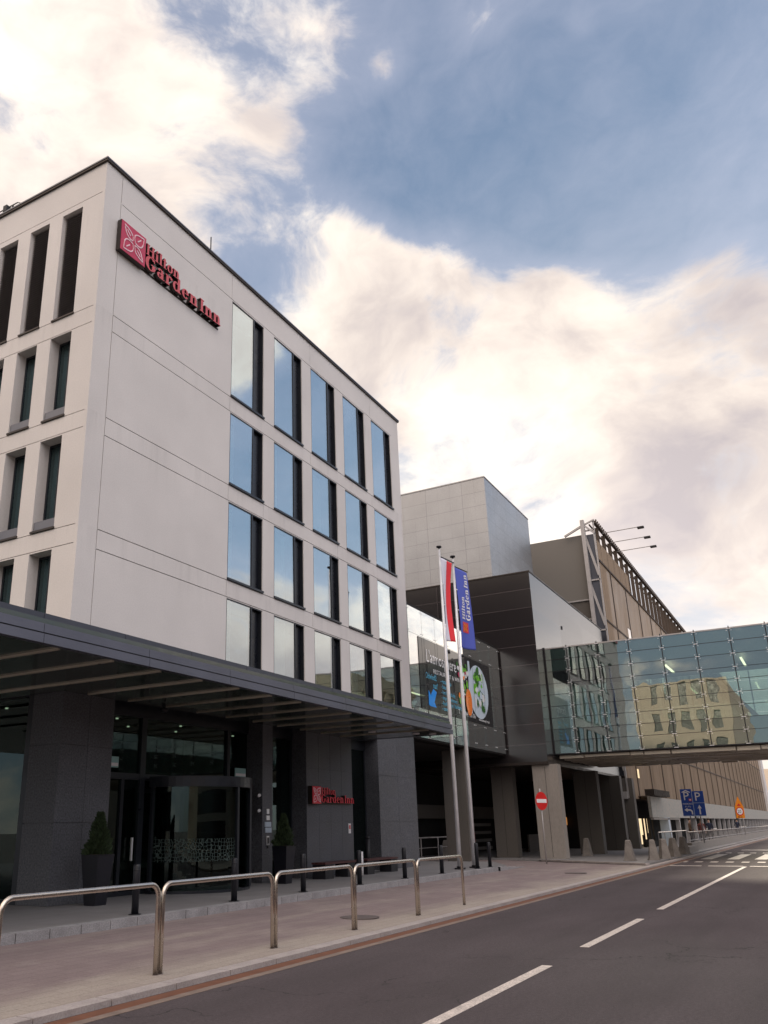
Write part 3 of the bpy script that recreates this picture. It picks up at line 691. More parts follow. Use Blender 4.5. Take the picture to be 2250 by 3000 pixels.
# canopy
can = thing('entrance_canopy', 'long flat zinc-edged canopy over the hotel forecourt with a polished dark underside', 'canopy', (15, 11.8, 4.43))
X0, X1, Y0, ZS = 1.5, 25.8, 10.1, 4.43
g = MB(); g.box(X0+.1, X1-.05, Y0+.06, 13.47, ZS+.01, ZS+.4); g.box(X0+.1, 12.44, 13.47, 26, ZS+.01, ZS+.4); g.build('soffit', 'soffit', can)
def run(mat, name, z0, z1, dy, gap):
    f = MB(); x = X0
    while x < X1 - .01:
        e = min(x + gap, X1); f.box(x + .005, e - .005, Y0 + dy, Y0 + dy + .12, z0, z1); x = e
    f.box(X1 - dy - .12, X1 - dy, Y0 + dy + .125, 13.47, z0, z1)
    return f.build(name, mat, can)
run('fascia', 'lower_fascia', ZS, ZS+.145, 0, 2.45); run('fascia', 'middle_fascia', ZS+.17, ZS+.31, .015, 2.45); run('fascia_dark', 'upper_fascia', ZS+.312, ZS+.50, .10, 1.85)
MB().box(X0+.1, X1-.1, Y0+.03, 13.4, ZS+.146, ZS+.17).build('shadow_gap', 'black', can)
MB().box(X0+.2, X1-.25, Y0+.24, 13.44, ZS+.4, ZS+.47).build('roof_deck', 'fascia_dark', can)
x = 9.3 - 1.24*6
while x < X1 - .5:
    MB().box(x, x+.045, Y0+.14, 13.3 if x > 12.45 else 20, ZS-.022, ZS+.012).build('light_strip', 'strip', can); x += 1.235
g = MB()
for x, y in ((24.9,11.0),(25.3,10.6),(23.6,11.9)): lathe_disc(g, x, y, ZS-.0, .12, .012, 16)
g.build('spot_fitting', 'whitepaint', can)
cam_ = MB(); cam_.tube([(15.0,12.9,4.42),(15.0,12.9,4.3)], .04).tube([(15.0,12.9,4.3),(15.0,12.9,4.22)], [.11,.06], 14); cam_.build('dome_camera', 'black', can)
# roof bits
g = MB(); g.obox((12.8,17.4,18.85),(12.8,30,18.85),.1,.16); g.obox((12.8,17.4,19.08),(12.8,30,19.08),.025,.025); g.box(12.7,12.9,17.75,17.9,18.9,19.1)
for y in (17.6, 20., 23.): g.obox((12.8,y,18.45),(12.8,y,19.08),.04,.04)
g.obox((12.8,17.4,18.85),(12.8,16.9,18.5),.03,.03); g.obox((12.8,17.4,19.08),(12.8,16.85,18.75),.02,.02)
g.build('roof_gantry', 'black', hotel)
MB().tube([(17.2,13.7,18.4),(17.2,13.7,19.3)], .02, 6).build('lightning_rod', 'black', hotel)
# ------------------------------------------------------------------ hotel signs
def hotel_sign(label, x, z, s, x2, y, face, letter, lz, big):
    t = thing('hotel_sign', label, 'sign', (x, y, z))
    MB().box(x, x+s, y-.16, y-.02, z, z+s*.98).build('emblem_case', 'coping', t)
    MB().box(x+.01, x+s-.01, y-.172, y-.1605, z+.01, z+s*.98-.01).build('emblem_face', face, t)
    merge(leaf_lines(x+s/2, z+s*.49, s*.45, y-.178, s*.036)).build('emblem_leaves', 'pink', t)
    xh1 = s*.255; ws = 1.0
    L1, e1 = serif_text('Hilton', 0, 0, xh1, 0, 1); 
    for m_ in L1: m_.bm.free()
    w1 = (x2 - x - s) * .41; sc1 = w1 / e1
    L1, e1 = serif_text('Hilton', x+s+.05, lz[0], xh1, y-.02, y-.15, sc1)
    xh2 = s*.31
    L2, e2 = serif_text('Garden Inn', 0, 0, xh2, 0, 1)
    for m_ in L2: m_.bm.free()
    sc2 = (x2 - x - s - .05) / e2
    L2, e2 = serif_text('Garden Inn', x+s+.03, lz[1], xh2, y-.02, y-.15, sc2)
    for m_ in L1 + L2:
        # dark returns behind a red face
        me = bpy.data.meshes.new('q'); m_.bm.to_mesh(me)
        o = m_.build('letter', [letter, 'coping'], t)
        for p in o.data.polygons:
            p.material_index = 0 if abs(p.normal.y) > .9 and p.center.y < -.1 else 1
        bpy.data.meshes.remove(me)
    MB().box(x+.1, x2, y-.02, y+.0, lz[1]-.05, lz[1]+.0).build('mounting_rail', 'coping', t)
    return t
hotel_sign('large red hotel sign with a leaf emblem high on the white facade', 13.0, 15.92, .95, 17.4, HY, 'redpanel', 'redletter', (16.42, 16.0), True)
hotel_sign('small red hotel sign with a leaf emblem on the dark stone pier', 22.36, 2.33, .53, 25.05, HY-.0, 'redlit', 'redlit', (2.62, 2.38), False)
# plates on the narrow pier
pl = thing('notice_plates', 'column of small pale notices and intercom on the narrow stone pier', 'notice plates', (20.2, 13.45, 1.3))
for x, z, w, h, mt in ((20.2,2.1,.12,.13,'galv'),(20.2,1.93,.16,.12,'galv'),(20.2,1.76,.3,.13,'plate'),(20.22,1.61,.3,.13,'plate'),(20.2,1.34,.12,.24,'galv'),(20.2,1.2,.05,.12,'black')):
    MB().box(x-w/2, x+w/2, 13.475, 13.497, z-h/2, z+h/2).build('plate', mt, pl)
o = MB().box(20.16, 20.24, 13.468, 13.474, 1.26, 1.42).build('keypad', 'black', pl)
ns = thing('warning_notice', 'small white notice with red print at the right edge of the stone pier', 'notice', (24.92,13.48,1.6))
MB().box(24.85,24.99,13.48,13.497,1.47,1.77).build('board','whitepaint',ns); MB().box(24.88,24.96,13.474,13.479,1.6,1.72).build('red_mark','red',ns)
cam = thing('security_cameras', 'pair of small white cameras on the dark door recess', 'camera', (19.93,13.5,2.4))
for z in (2.5, 2.1):
    MB().tube([(19.93,13.62,z),(19.8,13.5,z+.02)], [.035,.045], 8).build('camera_body', 'whitepaint', cam)
# ------------------------------------------------------------------ steel barriers
xs = [5.95, 8.34, 10.80, 13.20, 15.75, 18.17]
BL = ['steel hoop barrier at the near end of the row, cut by the picture edge', 'second steel hoop barrier along the kerb, in front of the revolving door', 'third steel hoop barrier along the kerb, in front of the narrow pier with notices',
      'fourth steel hoop barrier along the kerb, beside the round manhole cover', 'last steel hoop barrier of the row, closest to the flagpoles']
for k in range(5):
    a, b = xs[k] + .04, xs[k+1] - .04; y = 7.1; r = .14; zt = 1.04
    t = thing('hoop_barrier', BL[k], 'barrier', (a, y, .06), 'steel hoop barriers along the kerb')
    pts = [(a, y, .05), (a, y, zt - r)] + [(a + r - r*math.cos(u), y, zt - r + r*math.sin(u)) for u in (.3,.6,.9,1.2,1.45)] + [(a + r, y, zt)]
    pts += [(b - r, y, zt)] + [(b - r + r*math.cos(u), y, zt - r + r*math.sin(u)) for u in (1.45,1.2,.9,.6,.3)] + [(b, y, zt - r), (b, y, .05)]
    MB().tube(pts, .030, 16).build('hoop', 'steel', t, smooth=False)
    for q in (a, b): MB().tube([(q, y, .058), (q, y, .066)], .036, 16).build('base_ring', 'cover', t)
# ------------------------------------------------------------------ bollards
BB = ['black bollard nearest the left picture edge, before the revolving door', 'black bollard in front of the right side of the revolving door', 'black bollard beside the potted conifer by the narrow pier',
      'black bollard before the two low benches', 'black bollard before the last stone pier', 'black bollard left of the first flagpole', 'black bollard just right of the second flagpole', 'last black bollard at the far end of the row']
b0 = None
for k, (x, y) in enumerate(((11.95,10.74),(14.87,10.74),(17.55,10.74),(20.27,10.72),(23.0,10.72),(25.7,10.72),(28.85,10.74),(30.1,10.74))):
    if b0 is None:
        b0 = thing('bollard', BB[0], 'bollard', (x, y, ZP), 'black bollards along the forecourt edge'); t = b0
        MB().tube([(x,y,ZP),(x,y,1.06),(x,y,1.09)], [.062,.062,.05], 18).build('post', 'bollard', t)
        MB().tube([(x,y,ZP),(x,y,ZP+.012)], .11, 18).build('base_plate', 'bollard', t)
        MB().tube([(x,y,.98),(x,y,1.0)], .064, 18).build('collar', 'black', t)
    else:
        t = copy_tree(b0, (x, y, ZP)); t['label'] = BB[k]
# small posts by the third pier
o = MB().tube([(24.0,12.6,ZP),(24.0,12.6,.95)], .045, 12).build('post', 'whitepaint'); o.name = 'white_post'; tag(o, 'slim white post between the two low benches', 'post')
o = MB().tube([(25.3,13.05,ZP),(25.3,13.05,1.3)], .07, 12).tube([(25.3,13.05,1.3),(25.3,13.05,1.36)], .08, 12).build('ashtray_column', 'black'); tag(o, 'dark slim ashtray column standing behind the white post', 'ashtray')
# benches
for k, (a, b, lab) in enumerate(((21.9,23.75,'low dark bench with red-brown seat in front of the lettered stone pier'), (24.5,26.7,'low dark bench with red-brown seat before the gap beside the last pier'))):
    t = thing('bench', lab, 'bench', ((a+b)/2, 12.9, ZP), 'low benches by the stone piers')
    s = MB()
    for j in range(4): s.box(a, b, 12.66+.12*j, 12.76+.12*j, .66, .71)
    s.build('seat', 'wood', t)
    for q in (a+.02, b-.5): MB().box(q, q+.48, 12.68, 13.1, ZP, .655).build('leg', 'black', t)
# planters
def conifer(x, y, z0, z1, r, label, group):
    t = thing('potted_conifer', label, 'shrub', (x, y, z0), group)
    MB().tube([(x,y,z0-.1),(x+.01,y,z0+(z1-z0)*.5),(x,y,z1-.05)], [.03,.02,.006], 6).build('trunk', 'trunk', t)
    f = MB(); rnd = random.Random(int(x*10))
    for i in range(2600):
        h = rnd.random()**1.25; ang = rnd.random()*2*PI; rr = r * (1 - h)**.8 * (.5 + .62*rnd.random()) * (1 + .2*math.sin(ang*3 + h*11) + .12*math.sin(ang*5 - h*23)) + .012
        p = Vector((x + rr*math.cos(ang), y + rr*math.sin(ang), z0 + h*(z1-z0)))
        d = Vector((math.cos(ang)*.6 + rnd.uniform(-.4,.4), math.sin(ang)*.6 + rnd.uniform(-.4,.4), .7 + rnd.uniform(-.4,.5))).normalized()
        s = d.cross(Vector((rnd.random(), rnd.random(), rnd.random()))).normalized(); ln = .055 + .035*rnd.random()
        f.quad([p - s*.012, p + s*.012, p + d*ln*.6 + s*.016, p + d*ln])
    f.build('crown', 'conifer', t)
for k, (x, y, lab, l2) in enumerate(((13.1,12.82,'tapered black planter at the foot of the first stone pier','clipped conifer in the black planter by the first stone pier'), (20.02,12.85,'tapered black planter in front of the narrow window beside the notices','clipped conifer in the black planter by the narrow window'))):
    t = thing('planter', lab, 'planter', (x, y, ZP), 'tapered planters beside the entrance')
    MB().frustum(x, y, ZP, 1.21, .3, .3, .46, .46).build('pot', 'planter', t)
    MB().frustum(x, y, 1.2105, 1.215, .4, .4, .4, .4).build('soil', 'soil', t)
    conifer(x, y, 1.2, 1.98, .23, l2, 'potted conifers beside the entrance')
# ------------------------------------------------------------------ flags
def flag(px, py, zt, zb, w, kind, label):
    d = Vector((.985, -.17, 0)); n = Vector((-.17, -.985, 0))
    def surf(u, v):   # u 0..1 across, v 0 top..1 bottom
        if kind == 'polish':
            ww = w * (1 - .1*math.sin(PI*v) - .22*v)
            off = .05*math.sin(u*6 + v*3)*(.3 + v) - .10*u*math.sin(v*3.2)
            p = Vector((px, py, 0)) + d*(.07 + u*ww) + n*off
        else:
            ww = w * (1 - .06*v)
            off = .07*math.sin(u*4 + v*3.)*(.2 + v) + .12*u*math.sin(v*2.6)
            p = Vector((px, py, 0)) + d*(.07 + .10*v + u*ww) + n*off
        p.z = zt + (zb - zt)*v - .03*u*(1-v)
        return p
    t = thing('flag', label, 'flag', (px, py, zt))
    if kind == 'polish': bands = ((0, .52, 'flagwhite', 'white_half'), (.52, 1, 'flagred', 'red_half'))
    else: bands = ((0, 1, 'flagblue', 'cloth'),)
    for a, b, mt, nm in bands:
        m = MB(); NU, NV = 12, 40; G = [[m.bm.verts.new(surf(a+(b-a)*i/NU, j/NV)) for i in range(NU+1)] for j in range(NV+1)]
        for j in range(NV):
            for i in range(NU): m.bm.faces.new((G[j][i], G[j][i+1], G[j+1][i+1], G[j+1][i]))
        o = m.build(nm, mt, t, smooth=True)
        sd = o.modifiers.new('s', 'SOLIDIFY'); sd.thickness = .006
    if kind != 'polish':
        # lettering read from bottom to top; local frame u across, v down
        H = zt - zb
        def place(a, b, dd=0):   # a along text (upwards, m), b across text (m from left edge)
            v = .80 - a / H; u = b / w
            p = surf(u, v); return p + n * (.012 + dd)
        def warp_mb(mb, nm, mt):
            for vtx in mb.bm.verts:
                q = vtx.co.copy(); vtx.co = place(q.x, q.z, -q.y)
            mb.build(nm, mt, t)
        # text baseline runs up; letters' tops point to the pole side
        def flip(mb):
            for vtx in mb.bm.verts: vtx.co.z = w - vtx.co.z
        for txt, b0_, xh in (('Hilton', w - .42, .17), ('Garden Inn', w - .80, .2)):
            ls, e = serif_text(txt, .5, 1 - 1, xh, -.0, -.004, .92)
            for m_ in ls:
                for vtx in m_.bm.verts: vtx.co.z = w - (b0_ + vtx.co.z)
                warp_mb(m_, 'letter', 'whitepaint')
        em = MB()
        for i in range(4):
            for j in range(4): em.box(0+.1*i, .1+.1*i, -.003, 0, .2+.11*j, .31+.11*j)
        warp_mb(em, 'emblem', 'redlit')
        lf = merge(leaf_lines(.2, .42, .155, -.008, .02)); warp_mb(lf, 'emblem_leaves', 'orange')
    return t
for k, (x, y, zt, lab) in enumerate(((28.27,11.14,11.66,'tall white flagpole standing nearer the canopy, carrying the white and red flag'), (29.28,11.0,11.52,'tall white flagpole carrying the blue flag'))):
    t = thing('flagpole', lab, 'flagpole', (x, y, ZP), 'flagpoles on the forecourt')
    MB().tube([(x,y,ZP),(x,y,6),(x,y,zt-.1)], [.075,.065,.04], 14).build('pole', 'galv', t)
    MB().tube([(x,y,zt-.1),(x,y,zt-.03),(x,y,zt-.03),(x,y,zt+.02)], [.03,.03,.1,.1], 12).build('cap', 'black', t)
    MB().box(x-.14,x+.14,y-.14,y+.14,ZP,ZP+.05).tube([(x,y,ZP+.05),(x,y,ZP+.1)], .1, 12).build('base', 'black', t)
    MB().obox((x,y,zt-.38),(x+1.02,y-.17,zt-.40),.035,.035).build('arm', 'black', t)
    MB().tube([(x-.07,y-.05,1.6),(x-.06,y-.05,zt-.2)], .006, 5).build('halyard', 'whitepaint', t)
    bm_ = MB()
    for z in (10.2, 9.4, 8.6): bm_.tube([(x+.02,y-.05,z),(x+.1,y-.06,z)], .02, 6)
    bm_.build('rings', 'whitepaint', t)
    MB().tube([(x+.18,y-.05,7.72),(x+.18,y-.05,7.6)], [.04,.055], 8).obox((x,y,7.66),(x+.2,y-.05,7.7),.02,.02).build('weight', 'black', t)
flag(28.27, 11.14, 11.24, 8.08, .80, 'polish', 'white and red flag hanging from the pole nearer the hotel')
flag(29.28, 11.0, 11.10, 7.98, .92, 'blue', 'blue hotel flag with white lettering and red leaf emblem')
# ================================================================== GLASS LINK
LY = 13.5
lk = thing('glass_link', 'mirror-glass link building on stilts between the hotel and the dark block', 'building', (36, LY, 4.97))
lx0, lx1, lz0, lz1 = 30.3, 41.42, 4.97, 10.2
nb = 8; bw = (lx1 - lx0) / nb
for k in range(nb):
    a = lx0 + bw*k
    pn = MB(); 
    for z0, z1 in ((lz0, 6.15),(6.15,7.6),(7.6,9.1),(9.1,lz1)): pn.box(a+.008, a+bw-.008, LY-.008, LY+.008, z0+.006, z1-.006)
    pn.build('glass_bay', 'lglass', lk)
g = MB()
for k in range(nb+1): g.box(lx0+bw*k-.02, lx0+bw*k+.02, LY+.05, LY+.16, lz0, lz1)
for z in (lz0, 6.15, 7.6, 9.1, lz1-.04): g.box(lx0, lx1, LY+.02, LY+.06, z, z+.035)
g.build('mullion_frame', 'frame', lk)
for k in range(nb+1):
    g = MB()
    for z in (5.2, 6.0, 9.2, 10.1):
        for s in (-.09, .09): g.tube([(lx0+bw*k+s, LY-.03, z), (lx0+bw*k+s, LY-.01, z)], .02, 6)
    g.build('fitting_studs', 'galv', lk)
g = MB(); g.box(lx0, lx1+.1, LY+.03, 24, lz0-.06, lz0+.2); g.box(lx0, lx1+.1, LY+.03, 24, lz1-.05, lz1+.12); g.box(lx0, lx1, 22, 22.2, lz0+.2, lz1-.05); g.box(lx1-.02, lx1+.02, LY-.02, LY+2, lz0, lz1+.02)
g.build('floor_and_roof', 'darkroom', lk)
# poster behind the glass
po = thing('advert_poster', 'wide dark restaurant poster with a salad plate and blue arrow behind the link glazing', 'poster', (35.5, LY+.03, 6.15))
MB().box(31.22, 39.75, LY-.03, LY-.02, 6.12, 9.06).build('sheet', 'posterbg', po)
yq = LY-.036
def ptxt(s, size, x, z, mt, sq=1., name='lettering'): return text_mesh(s, size, (x, yq-.004, z), (1,0,0), (0,0,1), .003, name, mt, po, sq)
ptxt("L'atmosphere", .75, 31.9, 8.12, 'pwhite', .82); ptxt('RESTAURANT & WINE', .26, 32.6, 7.72, 'pwhite', 1.25)
ptxt('Odwiedź', .36, 31.75, 7.42, 'pcyan', .85); ptxt('nas!', .36, 32.5, 7.08, 'pcyan', .85)
for k, s in enumerate(('- restauracja', '- śniadania', '- lunche i obiady', '- imprezy firmowe', '- konferencje i bankiety', '- catering')):
    ptxt(s, .25, 33.35, 7.42 - .23*k, 'pcyan', .95)
MB().prism([(32.1,6.3),(32.75,6.3),(32.55,6.5),(32.85,6.95),(32.5,7.05),(32.2,6.75),(32.0,6.95),(31.95,6.35)], 'y', yq-.002, yq+.002).build('arrow', 'pblue', po)
ptxt('T. 22 444 30 06', .3, 35.2, 6.3, 'pwhite', 1.1); ptxt('www.latmosphere.pl', .17, 38.0-.25, 6.25, 'pwhite', 1.)
# salad plate and tomato-orange mound
cxp, czp, rp = 37.35, 7.62, 1.25
def blob(x, z, rx, rz, mt, nm, dy=0, seed=1, n=16, irr=.15):
    rr = random.Random(seed); MB().prism([(x+rx*(1+irr*rr.uniform(-1,1))*math.cos(2*PI*k/n), z+rz*(1+irr*rr.uniform(-1,1))*math.sin(2*PI*k/n)) for k in range(n)], 'y', yq-.002-dy, yq+.002-dy).build(nm, mt, po)
blob(38.0, 7.6, 1.3, 1.25, 'pplate', 'plate', .0, 3, 36, .0)
MB().box(36.75, 37.0, yq-.006, yq-.003, 6.5, 8.9).build('plate_edge', 'pplate', po)
rr = random.Random(5)
for i in range(46):
    a = rr.random()*2*PI; r_ = rr.random()**.6
    blob(38.05 + .75*r_*math.cos(a), 7.6 + .95*r_*math.sin(a), .1+.14*rr.random(), .1+.16*rr.random(), rr.choice(['pgreen','pgreen','pdgreen','pwhite','plate']), 'leaf_piece', .006 + .0006*i, i, 9, .3)
for i in range(40):
    blob(35.95 + rr.uniform(-.55,.65), 7.75 + rr.uniform(-.85,.85), .07+.1*rr.random(), .07+.12*rr.random(), rr.choice(['pgreen','pdgreen','pred','pwhite','porange','pred']), 'salad_piece', .006 + .0006*i, 90+i, 8, .35)
blob(36.55, 6.95, .38, .62, 'porange', 'orange_mound', .034, 7, 20, .06)
for k in range(1, nb):
    MB().box(lx0+bw*k-.006, lx0+bw*k+.006, LY-.085, LY-.08, 6.12, 9.06).build('sheet_joint', 'joint', po)
# ================================================================== DARK BLOCK with columns
bx0, by0, bz0, bz1 = 41.6, 11.53, 4.55, 14.12
bk = thing('dark_clad_building', 'dark brown panel-clad block raised on wide concrete columns', 'building', (48, 15, 0))
MB().box(bx0, 57.9, by0, 30, bz0, bz1).build('cladding', 'darkclad', bk)
MB().box(bx0-.03, 57.93, by0-.03, 30, bz1, bz1+.07).build('coping', 'coping', bk)
MB().box(bx0-.02, 57.92, by0-.02, 30, bz0-.13, bz0).build('soffit_edge', 'coping', bk)
g = MB(); g.tube([(47.2,by0-.01,12.3),(47.2,by0-.01,12.1)], .04, 6); g.build('wall_lamp', 'black', bk)
CC = []
for x, y0, y1, mt in ((41.75,11.15,12.38,'concrete'),(36.1,13.7,14.75,'concrete_d'),(42.9,13.8,14.9,'concrete_d'),(48.7,10.95,12.2,'concrete_d'),(55.0,11.0,12.3,'concrete_d'),(58.8,11.0,12.2,'concrete_d')):  # columns standing in shade use darker concrete, the shade put into colour
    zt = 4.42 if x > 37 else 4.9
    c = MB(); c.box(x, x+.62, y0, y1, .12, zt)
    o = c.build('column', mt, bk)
    ym = (y0+y1)/2; MB().box(x-.006, x-.0005, ym-.01, ym+.01, .2, zt-.1).build('groove', 'joint', o)
# recess under the block: car-park entrance walls, louvred shutters, shop sign
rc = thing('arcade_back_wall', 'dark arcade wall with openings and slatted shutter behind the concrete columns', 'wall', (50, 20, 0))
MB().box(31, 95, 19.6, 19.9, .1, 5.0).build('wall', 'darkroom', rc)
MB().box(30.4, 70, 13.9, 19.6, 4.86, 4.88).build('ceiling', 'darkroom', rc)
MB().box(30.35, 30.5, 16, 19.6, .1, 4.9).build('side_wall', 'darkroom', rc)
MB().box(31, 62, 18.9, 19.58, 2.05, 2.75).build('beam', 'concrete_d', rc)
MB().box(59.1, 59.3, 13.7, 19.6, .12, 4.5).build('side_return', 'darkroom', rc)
g = MB(); z = .35
while z < 2.0: g.box(44.3, 50., 17.6, 17.68, z, z+.16); z += .42
g.build('slatted_shutter', 'concrete_d', rc)
g = MB(); z = .2
g.box(52, 57.5, 16.0, 16.1, .12, 1.1); g.build('counter', 'concrete_d', rc)
MB().box(51.2, 56.5, 14.9, 15.0, 2.35, 2.95).build('shop_sign', 'wood', rc)
text_mesh('KAWIARNIA', .3, (52.9, 14.88, 2.52), (1,0,0), (0,0,1), .01, 'lettering', 'whitepaint', rc)
MB().box(51.5, 56.2, 14.8, 14.88, 2.12, 2.17).build('lit_strip', 'amber', rc)
MB().box(58.6, 60.5, 15.5, 15.55, 1.6, 2.1).build('lit_board', 'amber', rc)
MB().box(45.2, 45.35, 16.9, 17.0, .5, 1.3).build('red_panel', 'red', rc)
rl = thing('arcade_railing', 'thin metal railing under the glass link beside the last stone pier', 'railing', (38, 16.6, .1))
g = MB(); g.tube([(33.5,16.6,1.15),(41.5,16.6,1.15)], .03, 6); g.tube([(33.5,16.6,.7),(41.5,16.6,.7)], .015, 6); g.build('rail', 'gsteel', rl)
for x in (33.5, 35.5, 37.5, 39.5, 41.5): MB().tube([(x,16.6,.1),(x,16.6,1.15)], .03, 6).build('post', 'gsteel', rl)
# ================================================================== SILVER TOWER
tw = thing('silver_clad_tower', 'tall windowless tower clad in pale perforated metal panels', 'building', (50, 20, 0))
MB().box(46, 54.9, 14.91, 40, 12, 21.85).build('cladding', 'silver', tw)
MB().box(45.97, 54.93, 14.88, 40, 21.85, 21.92).build('coping', 'gsteel', tw)
# ================================================================== FOOTBRIDGE
FX0, FX1 = 42.9, 51.9; FZ0, FZ1 = 4.97, 10.22
fb = thing('glass_footbridge', 'enclosed glass footbridge crossing above the road', 'footbridge', (47, 0, 4.97))
ys_ = [11.5] + [10.37 - 1.512*k for k in range(26)]
hz = [4.97, 5.59, 6.15, 6.71, 7.29, 7.88, 8.43, 9.05, 9.65, 10.22]
def bay(y0, y1, X, nm='glass_bay'):
    p = MB()
    for a, b in zip(hz[:-1], hz[1:]): p.box(X-.008, X+.008, y1+.012, y0-.012, a+.008, b-.008)
    return p.build(nm, 'bglass', fb)
bay(ys_[0], ys_[1], FX0); first = bay(ys_[1], ys_[2], FX0)
def mull(y):
    m = MB(); m.box(FX0-.03, FX0+.05, y-.02, y+.02, FZ0-.03, FZ1+.12); o = m.build('mullion', 'black', fb)
    f = MB()
    for z in hz:
        for s in (-.1, .1):
            for q in (-.09, .09): 
                if FZ0 < z+q < FZ1: f.tube([(FX0-.045, y+s, z+q), (FX0-.012, y+s, z+q)], .018, 6)
        f.box(FX0-.04, FX0-.032, y-.1, y+.1, z-.012, z+.012)
    f.build('point_fittings', 'galv', o); return o
m0 = mull(ys_[1])
for k in range(2, len(ys_)):
    copy_tree(m0, (0, ys_[k] - ys_[1], 0), fb)
    if k < len(ys_) - 1: copy_tree(first, (0, ys_[k] - ys_[1], 0), fb)
mm = MB(); mm.box(FX0-.03, FX0+.05, 11.47, 11.52, FZ0-.03, FZ1+.1); mm.build('end_mullion', 'black', fb)
g = MB()
for z in hz[1:-1]: g.box(FX0-.01, FX0+.012, ys_[-1], 11.5, z-.011, z+.011)
g.build('glazing_joints', 'black', fb)
MB().box(FX0+.03, FX0+.06, ys_[-1], 11.45, FZ0+.01, 6.14).build('lower_spandrel', 'frit', fb); MB().box(FX0+.03, FX0+.06, ys_[-1], 11.45, 9.06, FZ1-.02).build('upper_spandrel', 'frit', fb)
ye = ys_[-1]
bay(11.5, ye, FX1, 'far_glazing')
g = MB()
for y in ys_: g.box(FX1+.02, FX1+.1, y-.03, y+.03, FZ0, FZ1)
g.build('far_mullions', 'gsteel', fb)
MB().box(FX0+.12, FX1-.1, ye, 11.5, FZ0+.08, FZ0+.55).build('floor_slab', 'gsteel', fb)
MB().box(FX0+.12, FX1-.1, ye, 11.5, FZ1-.65, FZ1-.3).build('ceiling', 'gsteel', fb)
MB().box(FX0-.02, FX1+.02, ye, 11.5, FZ1+.0, FZ1+.06).build('roof', 'gsteel', fb)
MB().box(FX0-.03, FX1+.02, ye, 11.5, FZ0-.05, FZ0-.001).build('bottom_edge', 'black', fb)
MB().quad([(FX0+.05,ye,FZ0-.08),(FX1,ye,FZ0-.08),(FX1,11.5,FZ0-.08),(FX0+.05,11.5,FZ0-.08)]).build('soffit', 'bsoffit', fb)
g = MB(); x = FX0+.25; rr = random.Random(3)
while x < FX1-.2:
    y = 11.4
    while y > ye:
        e = max(ye, y - rr.uniform(.6, 3.2)); g.box(x, x+.1+.12*rr.random(), e, y-.06, FZ0-.2-.08*rr.random(), FZ0-.085); y = e
    x += .42
g.build('soffit_slats', 'strip', fb)
g = MB(); k = 0; y = 1.6
for (yy) in (1.6, -7.5, -16.5):
    g.obox((FX1-.35, yy, FZ0+.5), (FX1-.35, yy, FZ1-.6), .3, .3); g.obox((FX1-.35, yy, FZ0+.6), (FX1-.35, yy-2.6, FZ1-.7), .25, .25); g.obox((FX1-.35, yy, FZ0+.6), (FX1-.35, yy+3.1, FZ1-.7), .25, .25)
g.build('truss', 'gsteel', fb)
g = MB()
for yy in (10.6, 10.0): g.box(FX1-1., FX1-.9, yy-.08, yy+.08, 6.0, 8.3)
g.build('inner_post', 'plate', fb)
for yy in (6.2, 2.7, -.8, -4.3): MB().box(46.0, 48.6, yy-.05, yy+.05, 9.3, 9.36).build('ceiling_tube', 'tube', fb)
# building on the far end of the bridge and the street's other side (seen in reflections)
ob = thing('opposite_terminal', 'pale building on the far side of the street, seen only as a reflection', 'building', (48, -35, 0))
w_ = MB(); wall('x', 30., -60, -27.4, 0, 16, [(-58+4*k, -56+4*k, 2+4*j, 4.6+4*j, .3) for k in range(7) for j in range(3)], w_); w_.box(30.3, 80, -60, -27.4, 0, 15.99); w_.build('wall', 'concrete', ob)
ob3 = thing('opposite_parking_hall', 'low dark hall along the far side of the street, seen only as a reflection', 'building', (0, -26, 0))
MB().box(-9, 29.5, -40, -25, 0, 8.5).build('hall', 'darkclad', ob3)
g = MB()
for z in (2.2, 4.2, 6.2): g.box(-9, 29.5, -25.0, -24.9, z, z+.5)
g.build('bands', 'concrete', ob3)
ob4 = thing('reflected_corner_house', 'tall cream house across the street, seen only in the curved door glass', 'building', (-20, -30, 0))
w_ = MB(); wall('x', -16, -38, -26, 0, 22, [(-37+2.4*k, -35.8+2.4*k, 2+3.2*j, 4+3.2*j, .3) for k in range(5) for j in range(6)], w_, inward=-1)
wall('y', -26, -34, -16.001, 0, 22, [(-33+2.6*k, -31.6+2.6*k, 2+3.2*j, 4+3.2*j, .3) for k in range(6) for j in range(6)], w_, inward=-1); w_.box(-34, -16.4, -38, -26.4, 0, 21.99); w_.build('wall', 'bricklit', ob4)
ob2 = thing('reflected_office_block', 'cream office block with tall dark windows behind the photographer', 'building', (-25, 14, 0))
w_ = MB(); holes2 = [(9.6+1.7*k, 10.5+1.7*k, 1.6+3.4*j + (.5 if (k+j) % 2 else 0), 4.2+3.4*j, .35) for k in range(5) for j in range(5)]
wall('x', -25, 8.6, 19.2, 0, 18, holes2, w_, inward=-1); w_.box(-60, -25.4, 8.6, 19.2, 0, 17.99); w_.build('wall', 'bricklit', ob2)
MB().box(-25.39, -25.37, 8.8, 19., .2, 17.8).build('dark_glazing', 'navy', ob2)
